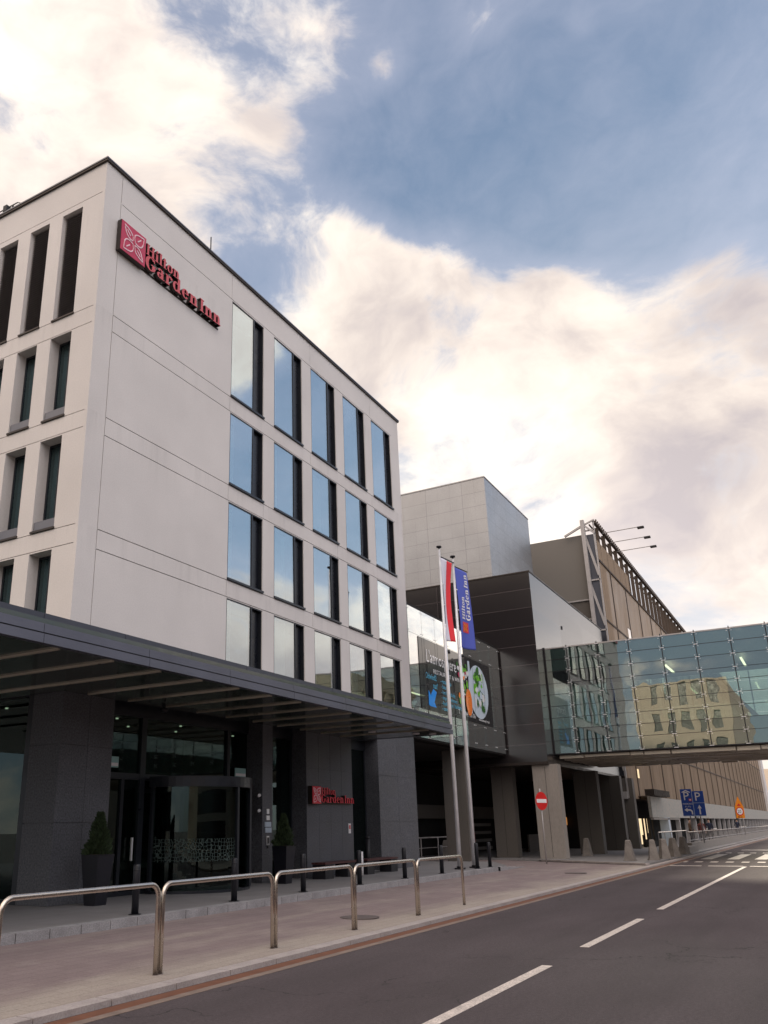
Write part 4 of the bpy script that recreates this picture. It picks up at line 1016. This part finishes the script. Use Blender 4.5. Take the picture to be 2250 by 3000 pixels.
# ================================================================== PARKING STRUCTURE
gx, gy = 59., 11.3
gr = thing('parking_garage', 'long multi-storey car park screened in bronze metal mesh with an open roof frame', 'car park', (90, 16, 0))
MB().box(gx+.05, gx+.4, 12.1, 40, 16.67, 21.43).build('end_wall', 'wallgrey', gr)
MB().box(gx+.05, gx+.35, 12.1, 40, 12., 16.6).build('lower_end_wall', 'concrete_d', gr)
g = MB()
for z in (16.6, 15.2, 14.4): g.obox((gx-.02,12.1,z),(gx-.02,24,z),.06,.09)
g.obox((gx-.02,14.9,12),(gx-.02,14.9,16.6),.08,.08); g.build('end_wall_rails', 'gsteel', gr)
# truss mast at the corner
g = MB(); g.obox((58.7,12.05,4.6),(58.7,12.05,22.4),.26,.26); g.build('mast', 'gsteel', gr)
g = MB(); zz = [4.6,8.2,11.2,14.3,17.9,21.6]
for a, b in zip(zz[:-1], zz[1:]):
    g.obox((58.8,12.0,b-.3),(58.8,11.35,a+.3),.12,.16); g.obox((58.8,12.05,b),(58.8,11.3,b),.1,.1)
g.obox((58.8,11.32,3.2),(58.8,11.32,22.2),.1,.1)
g.obox((58.7,12.05,22.0),(58.7,13.4,21.4),.14,.14); g.obox((58.7,12.05,22.1),(58.7,11.3,21.3),.12,.12); g.obox((58.7,12.05,22.0),(58.7,11.2,22.3),.1,.1)
g.build('bracing', 'gsteel', gr)
MB().box(58.6,59.3,11.35,12.6,3.15,3.6).build('bracket_box', 'gsteel', gr)
g = MB(); g.box(58.86,58.98,11.42,12.0,4.6,21.3); g.build('corner_panel', 'fascia_dark', gr)
# mesh screen with openings, roof frame above
mx0, mx1 = 59.05, 188.
op = [(66.8,68.3,13.6,16.0),(71.2,74.6,12.6,15.8),(78.5,82,12.6,15.2)]
w_ = MB(); wall('y', gy, mx0, mx1, 3.2, 11.0, [], w_); w_.build('mesh_screen', 'meshclad', gr)
w_ = MB(); wall('y', gy, mx0, mx1, 11.02, 19.3, [(*o_, .05) for o_ in op], w_); w_.build('upper_mesh_screen', 'meshdense', gr)
g = MB(); x = mx0 + 3.3
while x < mx1: g.box(x, x+.12, gy-.06, gy-.01, 3.2, 19.3); x += 5.4
for z in (6.9, 11.0, 15.0): g.box(mx0, mx1, gy-.05, gy-.015, z-.06, z+.06)
g.build('screen_rails', 'slab', gr)
g = MB(); x = mx0
g.obox((mx0,gy,22.25),(mx1,gy,22.25),.22,.16); g.obox((mx0,gy+.35,22.1),(mx1,gy+.35,22.1),.08,.1); g.obox((mx0,gy,19.35),(mx1,gy,19.35),.14,.14)
while x < mx1: g.box(x, x+.12, gy-.18, gy-.10, 22.3, 22.42); x += .5
g.build('roof_rail', 'meshclad' if 0 else 'slab', gr)
fin = MB(); fin.box(mx0+1.1, mx0+1.2, gy-.02, gy+.24, 19.4, 22.15); fin.obox((mx0+1.15,gy+.1,21.9),(mx0+1.15,gy+.6,22.1),.08,.1)
fin0 = fin.build('roof_fin', 'slab', gr)
for k in range(1, 60): copy_tree(fin0, (2.1*k, 0, 0), gr)
MB().box(mx0, mx0+11, gy-.02, gy+.03, 19.3, 20.9).build('upper_mesh', 'meshdense', gr)
# decks and uprights behind the mesh
g = MB()
for z in (3.6, 6.9, 10.2): g.box(mx0+.6, mx1, gy+.35, 40, z, z+.9)
g.build('decks', 'slab', gr)
g = MB(); x = mx0+2
while x < mx1:
    g.box(x, x+.5, gy+.15, gy+.34, 3.2, 12 if x > 66 else 19); x += 5.4
g.build('uprights', 'concrete', gr)
MB().box(mx0+.6, mx1, gy+6, gy+6.3, 3.5, 11).build('inner_wall', 'slab', gr)
MB().box(mx0+.6, 66, gy+.9, gy+1.2, 11., 21).build('stair_wall', 'slab', gr)
MB().box(mx1, mx1+6, gy-.4, 30, 0, 14.5).build('end_tower', 'render_wall', gr)
g = MB()
for a, z in ((60.6,3.4+2.3),(62.2,5.7),(63.4,5.7),(62.6,4.6)): g.box(a, a+.65, gy-.03, gy-.015, z, z+.6)
g.build('window', 'shoplight', gr, label='small lit windows in the mesh screen low near the column')
# cantilever lamps
for k in range(3):
    x = 61.5 + 2.6*k; t = MB(); t.tube([(x,gy,22.1),(x,gy-2.6,22.1)], .032, 6); o = t.build('lamp_arm', 'gsteel', gr)
    MB().box(x-.05, x+.25, gy-2.95, gy-2.5, 22.0, 22.12).build('lamp_head', 'black', o)
# retail strip at street level
fa = MB(); fa.box(62.0, 82, 10.55, 10.75, 2.0, 3.35); fa.box(84, 118, 10.55, 10.75, 2.0, 3.35); fa.box(121, 186, 10.55, 10.75, 2.0, 3.35); fa.build('fascia_band', 'mfascia', gr)
MB().box(62, 186, 10.76, 14, 3.36, 3.4).build('fascia_roof', 'slab', gr)
g = MB(); x = 60.
while x < 66: g.box(x, x+.08, 9.9, 10.5, 3.35, 3.75); x += .35
g.build('grille', 'coping', gr)
sp0 = MB().box(69, 69.3, 10.6, 10.9, .1, 2.0).build('shop_post', 'gsteel', gr)
for k in range(1, 25): copy_tree(sp0, (4.6*k, 0, 0), gr)
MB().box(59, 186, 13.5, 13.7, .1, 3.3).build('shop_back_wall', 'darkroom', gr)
MB().box(66.5, 67.1, 10.3, 10.9, .1, 2.0).build('blue_grey_pier', 'plate', gr)
sp = MB(); sp.box(62.2, 65.6, 11.6, 11.64, .3, 1.95); sp.build('lit_shop_window', 'shoplight', gr)
g = MB(); g.box(62.0,66,11.0,11.05,.1,.5)
for x in (62.0, 63.1, 64.3, 65.6): g.box(x, x+.12, 11.2, 11.3, .1, 2.0)
for x, z in ((62.6,.9),(63.5,.6),(64.7,1.0),(65.1,.5)): g.box(x, x+.5, 11.4, 11.5, .1, z)
g.build('shop_goods', 'darkroom', gr)
MB().box(60.8, 72, 10.3, 10.5, 1.86, 1.96).build('awning_rail', 'concrete', gr)
fb2 = thing('distant_building', 'beige building at the far end of the street beyond the car park', 'building', (270, 10, 0))
MB().box(262, 300, 9.5, 16, 0, 15).build('wall', 'bricklit', fb2)
# dark shop display signs on fascia
for x0, lab in ((83., 'dark square shop panel set between the grey fascia bands, nearer one'), (119.5, 'dark square shop panel set between the grey fascia bands, farther one')):
    t = thing('shop_display_board', lab, 'sign', (x0, 10.5, 2.6)); MB().box(x0-.9, x0+.9, 10.45, 10.53, 2.0, 3.3).build('board', 'black', t)
    g = MB(); g.box(x0-.9,x0+.9,10.43,10.448,2.62,2.68); g.box(x0-.03,x0+.03,10.43,10.448,2.0,2.61); g.build('divider', 'plate', t)
# ------------------------------------------------------------------ retaining wall and railings at right
rw = thing('retaining_wall', 'low pale concrete wall along the road beyond the cone blocks', 'wall', (54, 7.4, 0))
MB().box(54, 190, 7.3, 7.6, 0, .55).build('wall', 'concrete', rw)
MB().box(50.6, 54, 7.0, 7.6, .1, .42).build('end_block', 'concrete', rw)
ra = thing('street_railing', 'long metal railing with thin balusters on the low roadside wall', 'railing', (54, 7.45, .55))
MB().tube([(54.2,7.45,1.12),(190,7.45,1.12)], .035, 8).build('handrail', 'steel', ra)
MB().tube([(54.2,7.45,.68),(190,7.45,.68)], .02, 6).build('lower_rail', 'gsteel', ra)
bl = MB(); bl.tube([(54.3,7.45,.55),(54.3,7.45,1.1)], .018, 6); bl0 = bl.build('baluster', 'gsteel', ra)
for k in range(1, 99): copy_tree(bl0, (.62*k, 0, 0), ra)
rb = thing('shop_railing', 'short horizontal railing before the dark shop openings behind the cone blocks', 'railing', (60, 9.6, .1))
for a, b in ((57.5, 69), (79, 88), (104, 118)):
    MB().tube([(a,9.6,1.1),(b,9.6,1.1)], .035, 6).build('handrail', 'steel', rb)
    x = a
    while x <= b: MB().tube([(x,9.6,.1),(x,9.6,1.08)], .025, 6).build('post', 'gsteel', rb); x += 2.3
# ------------------------------------------------------------------ concrete cone blocks
CL = ['pale concrete cone block at the corner of the raised pavement, under the footbridge', 'squat concrete cone block first in the row along the kerb', 'concrete cone block second in the row along the kerb', 'concrete cone block third in the row along the kerb',
      'concrete cone block fourth in the row, beside the low wall', 'concrete cone block standing between the wide columns', 'concrete cone block in the dark arcade by the thin railing']
c0 = None
for k, (x, y) in enumerate(((40.0,7.97),(40.9,7.15),(42.6,6.98),(45.3,6.98),(48.7,7.0),(45.6,11.1),(42.6,17.5))):
    if c0 is None:
        c0 = thing('concrete_block', CL[0], 'concrete block', (x, y, .125), 'concrete cone blocks'); t = c0
        MB().frustum(x, y, .125, .93, .42, .42, .2, .2).frustum(x, y, .93, .97, .2, .2, .13, .13).build('body', 'blockc', t)
        MB().box(x-.24, x+.24, y-.24, y+.24, .12, .16).build('foot', 'blockc', t)
    else:
        t = copy_tree(c0, (x, y, .125)); t['label'] = CL[k]; t.rotation_euler.z = .3*k
# ------------------------------------------------------------------ road signs
def disc(mb, x, y, z, r, dx, n=24, rx=1.):
    """disc facing -x"""
    mb.prism([(y + r*math.cos(2*PI*k/n), z + r*math.sin(2*PI*k/n)) for k in range(n)], 'x', x, x+dx); return mb
sx, sy, szc = 36.75, 10.66, 0
ne = thing('no_entry_sign', 'round red no-entry sign with white bar on a thin post by the bright column', 'road sign', (sx, sy, .1))
def P(q): return q
MB().tube([(sx,sy,.1),(sx,sy,3.1)], .03, 8).build('post', 'gsteel', ne)
import mathutils
def plate_faced(x, y, nrm_ang):
    """local frame for a sign: right vector & normal in the ground plane"""
    n = Vector((math.cos(nrm_ang), math.sin(nrm_ang), 0)); r = Vector((0,0,1)).cross(n); return n, r
n_, r_ = plate_faced(sx, sy, math.radians(246))
def sdisc(x, y, z, r, off, th, nm, mt, par, n=28, poly=None):
    m = MB(); pts = poly or [(r*math.cos(2*PI*k/n), r*math.sin(2*PI*k/n)) for k in range(n)]
    o = Vector((x, y, z)); A = [m.bm.verts.new(o + r_*p[0] + Vector((0,0,p[1])) + n_*off) for p in pts]; B = [m.bm.verts.new(o + r_*p[0] + Vector((0,0,p[1])) + n_*(off-th)) for p in pts]
    m.bm.faces.new(A); m.bm.faces.new(list(reversed(B)))
    for i in range(len(pts)): m.bm.faces.new((A[i], B[i], B[(i+1)%len(pts)], A[(i+1)%len(pts)]))
    return m.build(nm, mt, par)
sdisc(sx, sy, 2.6, .37, .05, .012, 'plate', 'red', ne); sdisc(sx, sy, 2.6, .37, .056, .004, 'white_bar', 'whitepaint', ne, poly=[(-.31,-.075),(.31,-.075),(.31,.075),(-.31,.075)])
# parking sign
n_, r_ = plate_faced(0, 0, math.radians(190))
px_, py_ = 56.5, 7.25
ps = thing('parking_sign', 'large blue parking direction board with two panels on twin posts', 'road sign', (px_, py_, .55))
for s in (-.25, .3): MB().tube([(px_+.05,py_-s,.5),(px_+.05,py_-s,3.3)], .035, 8).build('post', 'gsteel', ps)
def rect(a, b, c, d): return [(a, c), (b, c), (b, d), (a, d)]
def Pt(s, size, x, z, nm='lettering'):
    o = Vector((px_, py_, 0)) + r_*x + n_*.075; return text_mesh(s, size, (o.x, o.y, z), tuple(r_), (0,0,1), .004, nm, 'whitepaint', ps)
sdisc(px_, py_, 0, 1, .06, .03, 'left_panel', 'blue', ps, poly=rect(-.62, 0, 2.02, 3.55))
sdisc(px_, py_, 0, 1, .06, .03, 'right_panel', 'blue', ps, poly=rect(.02, .64, 2.02, 3.42))
rim = [rect(-.62,.64,2.0,2.03), rect(.02,.64,2.74,2.76), rect(-.005,.02,2.03,3.42)]
for q in rim: sdisc(px_, py_, 0, 1, .068, .004, 'border', 'plate', ps, poly=q)
Pt('P', .68, -.5, 2.92); Pt('P', .68, .12, 2.88); Pt('PARKING', .13, -.56, 2.66); Pt('P1 P2', .13, -.45, 2.5)
sdisc(px_, py_, 0, 1, .07, .004, 'red_mark', 'red', ps, poly=rect(-.2,-.04,2.86,3.0)); sdisc(px_, py_, 0, 1, .075, .004, 'mark_face', 'whitepaint', ps, poly=rect(-.17,-.07,2.89,2.97))
sdisc(px_, py_, 0, 1, .072, .004, 'roof_mark', 'whitepaint', ps, poly=[(-.55,3.38),(-.31,3.5),(-.07,3.38),(-.1,3.34),(-.31,3.43),(-.52,3.34)])
sdisc(px_, py_, 0, 1, .072, .004, 'straight_arrow', 'whitepaint', ps, poly=[(.29,2.1),(.37,2.1),(.37,2.45),(.45,2.42),(.33,2.64),(.21,2.42),(.29,2.45)])
sdisc(px_, py_, 0, 1, .072, .004, 'turn_arrow', 'whitepaint', ps, poly=[(-.14,2.1),(-.06,2.1),(-.07,2.3),(-.17,2.4),(-.34,2.41),(-.34,2.48),(-.52,2.36),(-.34,2.24),(-.34,2.31),(-.2,2.31),(-.14,2.24)])
# roadworks sign
px_, py_ = 86., 7.3
rs = thing('roadworks_sign', 'orange roadworks board with triangle above a round speed limit', 'road sign', (px_, py_, .5))
for s in (-.2, .2): MB().tube([(px_+.05,py_-s,.5),(px_+.05,py_-s,3.)], .035, 8).build('post', 'gsteel', rs)
sdisc(px_, py_, 0, 1, .05, .03, 'board', 'orange', rs, poly=[(-.42,1.95),(.42,1.95),(.42,2.9),(.02,3.75),(-.02,3.75),(-.42,2.9)])
sdisc(px_, py_, 2.52, .36, .06, .004, 'red_ring', 'red', rs); sdisc(px_, py_, 2.52, .28, .066, .004, 'white_disc', 'whitepaint', rs)
o = Vector((px_, py_, 0)) - r_*.22 + n_*.07; text_mesh('20', .36, (o.x, o.y, 2.39), tuple(r_), (0,0,1), .004, 'numerals', 'black', rs)
sdisc(px_, py_, 0, 1, .06, .004, 'symbol', 'red', rs, poly=[(-.2,2.98),(.2,2.98),(0,3.2)])
o = Vector((px_, py_, 0)) - r_*.25 + n_*.07; text_mesh('20 m', .2, (o.x, o.y, 1.99), tuple(r_), (0,0,1), .004, 'distance', 'black', rs)
rs.scale = (1, .82, 1)
# ------------------------------------------------------------------ people
def person(x, y, z, face, h, label, coat, legs, arm=0.):
    t = thing('person', label, 'person', (x, y, z), 'people waiting behind the railing')
    s = h / 1.75; f = Vector((math.cos(face), math.sin(face), 0)); r = f.cross(Vector((0,0,1)))
    V, E, R_ = [], [], []
    def v(a, b, c, rad, par=None, rad2=None):
        p = (r*a + f*b + Vector((0,0,c))) * s
        V.append(p); R_.append((rad*s, (rad2 or rad)*s))
        if par is not None: E.append((par, len(V)-1))
        return len(V)-1
    pel = v(0,0,.95,.15,None,.11); sp = v(0,0,1.15,.14,pel,.1); ch = v(0,.01,1.35,.17,sp,.11); nk = v(0,0,1.5,.055,ch); hd0 = v(0,.02,1.58,.07,nk,.08); hd = v(0,.02,1.69,.075,hd0,.09)
    for sd in (-1, 1):
        hp = v(.1*sd,0,.88,.095,pel); kn = v(.11*sd,.03,.5,.065,hp); an = v(.12*sd,0,.09,.042,kn); to = v(.13*sd,.15,.04,.035,an)
        sh = v(.19*sd,0,1.42,.06,ch); el = v(.25*sd,-.02+arm*.05,1.13,.045,sh); wr = v(.22*sd,.12+arm*.12,.93+arm*.15,.03,el); pm = v(.22*sd,.17+arm*.12,.87+arm*.15,.03,wr,.02)
        for q in range(4): v(.22*sd+(-.03+.02*q), .2+arm*.12, .80+arm*.15-.01*(q in (1,2)), .008, pm)
        v(.17*sd, .19+arm*.12, .84+arm*.15, .009, pm)
    me = bpy.data.meshes.new('person_body'); me.from_pydata([tuple(p) for p in V], E, [])
    o = bpy.data.objects.new('tmpbody', me); C.objects.link(o)
    sk = o.modifiers.new('skin', 'SKIN'); sk.use_smooth_shade = True
    for i, d in enumerate(me.skin_vertices[0].data): d.radius = R_[i]; d.use_root = (i == 0)
    o.modifiers.new('sub', 'SUBSURF').levels = 1
    dg = bpy.context.evaluated_depsgraph_get(); m2 = bpy.data.meshes.new_from_object(o.evaluated_get(dg)); bpy.data.objects.remove(o)
    m2.name = 'body'; m2.materials.clear()
    for q in (coat, legs, 'skin', 'black'): m2.materials.append(M[q])
    for p in m2.polygons:
        c = p.center / s; lat = abs(c.dot(r))
        k = 0 if c.z > .9 else 1
        if c.z > 1.52: k = 2
        if c.z < .1: k = 3
        if lat > .15 and c.z < .93 + arm*.15 and c.z > .7 and c.dot(f) > .1: k = 2
        p.material_index = k
    b = bpy.data.objects.new('body', m2); C.objects.link(b); b.parent = t
    hr = MB(); o0 = Vector((x,y,z)); cth = o0 + (Vector((0,0,1.72)) - f*.015)*s
    bmesh.ops.create_icosphere(hr.bm, subdivisions=2, radius=.1*s, matrix=Matrix.Translation(cth))
    hr.build('hair', 'trunk', t, smooth=True)
    fc = MB()
    for sd in (-1, 1): bmesh.ops.create_icosphere(fc.bm, subdivisions=1, radius=.012*s, matrix=Matrix.Translation(o0 + (r*.032*sd + f*.11 + Vector((0,0,1.65)))*s))
    bmesh.ops.create_icosphere(fc.bm, subdivisions=1, radius=.016*s, matrix=Matrix.Translation(o0 + (f*.118 + Vector((0,0,1.61)))*s))
    fc.build('face', 'skin', t)
M['coat_brown'] = pbr('brown_jacket', (.09,.055,.035), .85); M['coat_red'] = pbr('maroon_jacket', (.13,.04,.035), .85); M['coat_navy'] = pbr('navy_jacket', (.02,.025,.05), .85); M['jeans'] = pbr('dark_trousers', (.02,.02,.028), .9)
person(66.5, 8.95, .12, math.radians(-100), 1.78, 'person in a brown jacket standing behind the railing, left of the others', 'coat_brown', 'jeans', .5)
person(67.6, 8.35, .12, math.radians(-160), 1.74, 'person in a maroon jacket standing behind the railing between two others', 'coat_red', 'jeans', 0)
person(68.6, 7.95, .12, math.radians(170), 1.75, 'person in a navy jacket standing behind the railing, right of the maroon jacket', 'coat_navy', 'jeans', .9)
person(104., 9.3, .12, math.radians(200), 1.78, 'person in dark clothes standing far off below the orange sign', 'coat_navy', 'jeans', 0)
# ================================================================== CAMERA
cd = bpy.data.cameras.new('camera'); cam_o = bpy.data.objects.new('camera', cd); C.objects.link(cam_o)
right = Vector((0.5126795274800373, -0.8584706350483008, -0.01370659923587605)); down = Vector((0.27014355206600343, 0.17644234247197027, -0.9465149555396188)); fwd = Vector((0.8149737194413131, 0.48155609075451555, 0.3223686834623063))
mt = Matrix((right, -down, -fwd)).transposed().to_4x4(); mt.translation = Vector((0, 0, 1.65)); cam_o.matrix_world = mt
cd.sensor_fit = 'HORIZONTAL'; cd.sensor_width = 36; cd.lens = 39.1585; cd.shift_x = .09342; cd.shift_y = .04092; cd.clip_start = .1; cd.clip_end = 3000
bpy.context.scene.camera = cam_o
def pix(px, py):
    v = Vector(((px-914.795)/2447.406, (py-1592.077)/2447.406, 1.)); return (right*v.x + down*v.y + fwd*v.z).normalized()
# ================================================================== LIGHT AND SKY
SUN_EL, SUN_AZ = math.radians(12), math.radians(4)     # azimuth from +X towards +Y
sd = Vector((math.cos(SUN_EL)*math.cos(SUN_AZ), math.cos(SUN_EL)*math.sin(SUN_AZ), math.sin(SUN_EL)))
ld = bpy.data.lights.new('sun', 'SUN'); ld.energy = 1.9; ld.angle = math.radians(2); ld.color = (1, .86, .68)
lo = bpy.data.objects.new('sun', ld); C.objects.link(lo); lo.rotation_euler = (-sd).to_track_quat('-Z', 'Y').to_euler(); lo.location = (0,0,50)
W = bpy.data.worlds.new('World'); bpy.context.scene.world = W; W.use_nodes = True; nt = W.node_tree; nt.nodes.clear()
out = nd(nt, 'ShaderNodeOutputWorld'); bg = nd(nt, 'ShaderNodeBackground'); bg.inputs['Strength'].default_value = .12
sky = nd(nt, 'ShaderNodeTexSky'); sky.sky_type = 'NISHITA'; sky.sun_disc = False; sky.sun_elevation = SUN_EL; sky.sun_rotation = math.pi/2 - SUN_AZ
sky.air_density = 1.0; sky.dust_density = .6; sky.ozone_density = 2.0
tc = nd(nt, 'ShaderNodeTexCoord'); D = tc.outputs['Generated']
def blobs(lst):
    acc = None
    for d, ang, w in lst:
        vm = nd(nt, 'ShaderNodeVectorMath', operation='DOT_PRODUCT'); L(nt, D, vm.inputs[0]); vm.inputs[1].default_value = d
        k = 1 / (1 - math.cos(math.radians(ang)))
        e = mth(nt, 'MULTIPLY', mth(nt, 'EXPONENT', mth(nt, 'MULTIPLY', mth(nt, 'SUBTRACT', vm.outputs['Value'], 1), k)), w)
        acc = e if acc is None else mth(nt, 'ADD', acc, e)
    return acc
Bd = lambda x, y: tuple(pix(x * 1.3563, y * 1.3563))   # display pixels of the photograph -> direction
def dirv(az, el): az, el = math.radians(az), math.radians(el); return (math.cos(el)*math.cos(az), math.cos(el)*math.sin(az), math.sin(el))
CLOUD = [(Bd(20,90),7,.9),(Bd(330,250),5,.75),(Bd(590,290),2.5,.42),(Bd(40,420),7,.8),(Bd(200,160),4,.4),(Bd(460,230),3,.4),(Bd(150,20),3,.4),(Bd(420,470),4,.25),(Bd(700,50),2.0,.40),(Bd(840,150),1.2,.45),(Bd(1030,45),1.8,.55),(Bd(1480,105),1.6,.42),(Bd(1250,70),1.0,.3),
         (Bd(1130,680),4.,.75),(Bd(1540,680),4.2,1.05),(Bd(1200,620),3,.5),(Bd(1350,1150),8,.8),(Bd(1650,1150),6,.6),(Bd(1600,1300),8,.7),(Bd(1640,600),3,.4),(Bd(1330,760),4.5,.8),(Bd(800,600),5,.75),(Bd(980,560),2,.5),(Bd(700,470),5,.4),(Bd(820,760),6,.9),(Bd(600,420),4,.35),(Bd(1000,1000),8,.9),(Bd(1500,880),5,.5),(Bd(1500,1180),6,.8),(Bd(1200,1300),10,.9),
         (Bd(1240,340),7.,-1.3),(Bd(750,350),3,-.7),(Bd(900,430),3,-.7),(Bd(1560,360),6,-1.3),(Bd(1200,500),3,-.5),(Bd(330,90),2.4,-.8),(Bd(540,130),3.,-.6),(Bd(800,330),4,-.5),(Bd(950,330),4,-.5),(Bd(920,220),2.4,-.5),(Bd(1600,120),3.5,-.6),(Bd(1100,200),4,-.7),(Bd(1610,1000),2.2,-.6),(Bd(450,380),3,-.35),
         (dirv(-39,34),5.5,1.7),(dirv(-31,23),6,-1.5),(dirv(-20,27),7,-.8),(dirv(-34,12),6.5,1.6),(dirv(-25,11),6,1.2),(dirv(-5,9),9,.7),(dirv(-80,10),14,.5),(dirv(-90,60),24,.5),(dirv(-130,35),28,.6),(dirv(180,42),30,.9),(dirv(120,50),30,.6),(dirv(172,11),8,-.5)]  # off-frame clouds: some mirrored in windows, unseen ones added to light the hotel
m_ = mth(nt, 'MAXIMUM', mth(nt, 'MINIMUM', blobs(CLOUD), .78), -.7)
sp_ = nd(nt, 'ShaderNodeMapping'); sp_.inputs['Scale'].default_value = (1,1,1.6); L(nt, D, sp_.inputs['Vector'])
wrp = nd(nt, 'ShaderNodeTexNoise'); wrp.inputs['Scale'].default_value = 2.2; wrp.inputs['Detail'].default_value = 4; L(nt, sp_.outputs[0], wrp.inputs['Vector'])
wv = nd(nt, 'ShaderNodeVectorMath', operation='MULTIPLY_ADD'); L(nt, wrp.outputs['Color'], wv.inputs[0]); wv.inputs[1].default_value = (.35,.35,.35); L(nt, sp_.outputs[0], wv.inputs[2])
n1 = noise(nt, wv.outputs[0], 4.2, 12, .6); n2 = noise(nt, wv.outputs[0], 15., 10, .62)
cov = mth(nt, 'ADD', m_, mth(nt, 'ADD', mth(nt, 'MULTIPLY', mth(nt, 'SUBTRACT', n1, .5), 3.4), mth(nt, 'MULTIPLY', mth(nt, 'SUBTRACT', n2, .5), .9)))
mask = nd(nt, 'ShaderNodeMapRange', interpolation_type='SMOOTHSTEP'); L(nt, cov, mask.inputs['Value'])
mask.inputs['From Min'].default_value = .0; mask.inputs['From Max'].default_value = .72
dens = maprange(nt, cov, .3, 1.6, 0, 1)
sh_ = noise(nt, wv.outputs[0], 5., 7, .52)
ccol = ramp(nt, mth(nt, 'ADD', mth(nt, 'MULTIPLY', sh_, 1.1), mth(nt, 'MULTIPLY', dens, -.16)), [(.26,(3.8,3.4,3.45)),(.40,(5.0,4.4,4.1)),(.52,(6.35,5.6,5.0)),(.66,(7.3,6.7,6.0))])
glow = blobs([(Bd(60,200),6,.06),(Bd(1050,980),7,.1),(dirv(-13,11),9,1.0),(Bd(1250,1300),9,.28),(dirv(-22,14),7,.5),(dirv(-110,40),40,1.9),(dirv(160,50),38,1.4)])  # off-frame clouds brightened: added fill for the facade and brighter cladding reflections
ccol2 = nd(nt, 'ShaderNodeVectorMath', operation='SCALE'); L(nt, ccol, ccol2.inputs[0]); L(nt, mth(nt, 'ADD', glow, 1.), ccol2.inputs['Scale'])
# unseen clouds tinted to light the front wall cool and the left warm
cool = nd(nt, 'ShaderNodeVectorMath', operation='DOT_PRODUCT'); L(nt, D, cool.inputs[0]); cool.inputs[1].default_value = (-.35,-.93,.1)
ccol3 = mixc(nt, maprange(nt, cool.outputs['Value'], .1, .7, 0, 1), ccol2.outputs[0], mixc(nt, 1., ccol2.outputs[0], (.93,.99,1.08), 'MULTIPLY'))
warm = nd(nt, 'ShaderNodeVectorMath', operation='DOT_PRODUCT'); L(nt, D, warm.inputs[0]); warm.inputs[1].default_value = (-.96,.28,.1)
ccol3 = mixc(nt, maprange(nt, warm.outputs['Value'], .35, .8, 0, 1), ccol3, mixc(nt, 1., ccol3, (1.1,1.0,.88), 'MULTIPLY'))
tint0 = mixc(nt, 1., sky.outputs[0], (.86,1.04,1.28), 'MULTIPLY')
sc1 = nd(nt, 'ShaderNodeVectorMath', operation='MULTIPLY_ADD'); L(nt, tint0, sc1.inputs[0]); sc1.inputs[1].default_value = (.14,.14,.14); sc1.inputs[2].default_value = (1,1,1)
sc2 = nd(nt, 'ShaderNodeVectorMath', operation='DIVIDE'); L(nt, tint0, sc2.inputs[0]); L(nt, sc1.outputs[0], sc2.inputs[1]); tint = sc2.outputs[0]
veil = mth(nt, 'MULTIPLY', maprange(nt, cov, -1.2, .2, .10, .42), 1.)
opn = nd(nt, 'ShaderNodeVectorMath', operation='SCALE'); L(nt, mixc(nt, veil, tint, (4.6,4.6,5.4)), opn.inputs[0]); L(nt, mth(nt, 'ADD', blobs([(dirv(-38,24),24,.55)]), 1.), opn.inputs['Scale']); base = opn.outputs[0]
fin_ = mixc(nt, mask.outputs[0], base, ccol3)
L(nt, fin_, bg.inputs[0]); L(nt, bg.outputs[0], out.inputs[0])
sc = bpy.context.scene
sc.view_settings.view_transform = 'Standard'; sc.view_settings.look = 'None'; sc.view_settings.exposure = .42; sc.view_settings.gamma = 1
sc.cycles.max_bounces = 8; sc.cycles.transparent_max_bounces = 16; sc.cycles.glossy_bounces = 5; sc.cycles.diffuse_bounces = 3
sc.cycles.caustics_reflective = False; sc.cycles.caustics_refractive = False; sc.cycles.sample_clamp_indirect = 4
sc.cycles.use_denoising = True
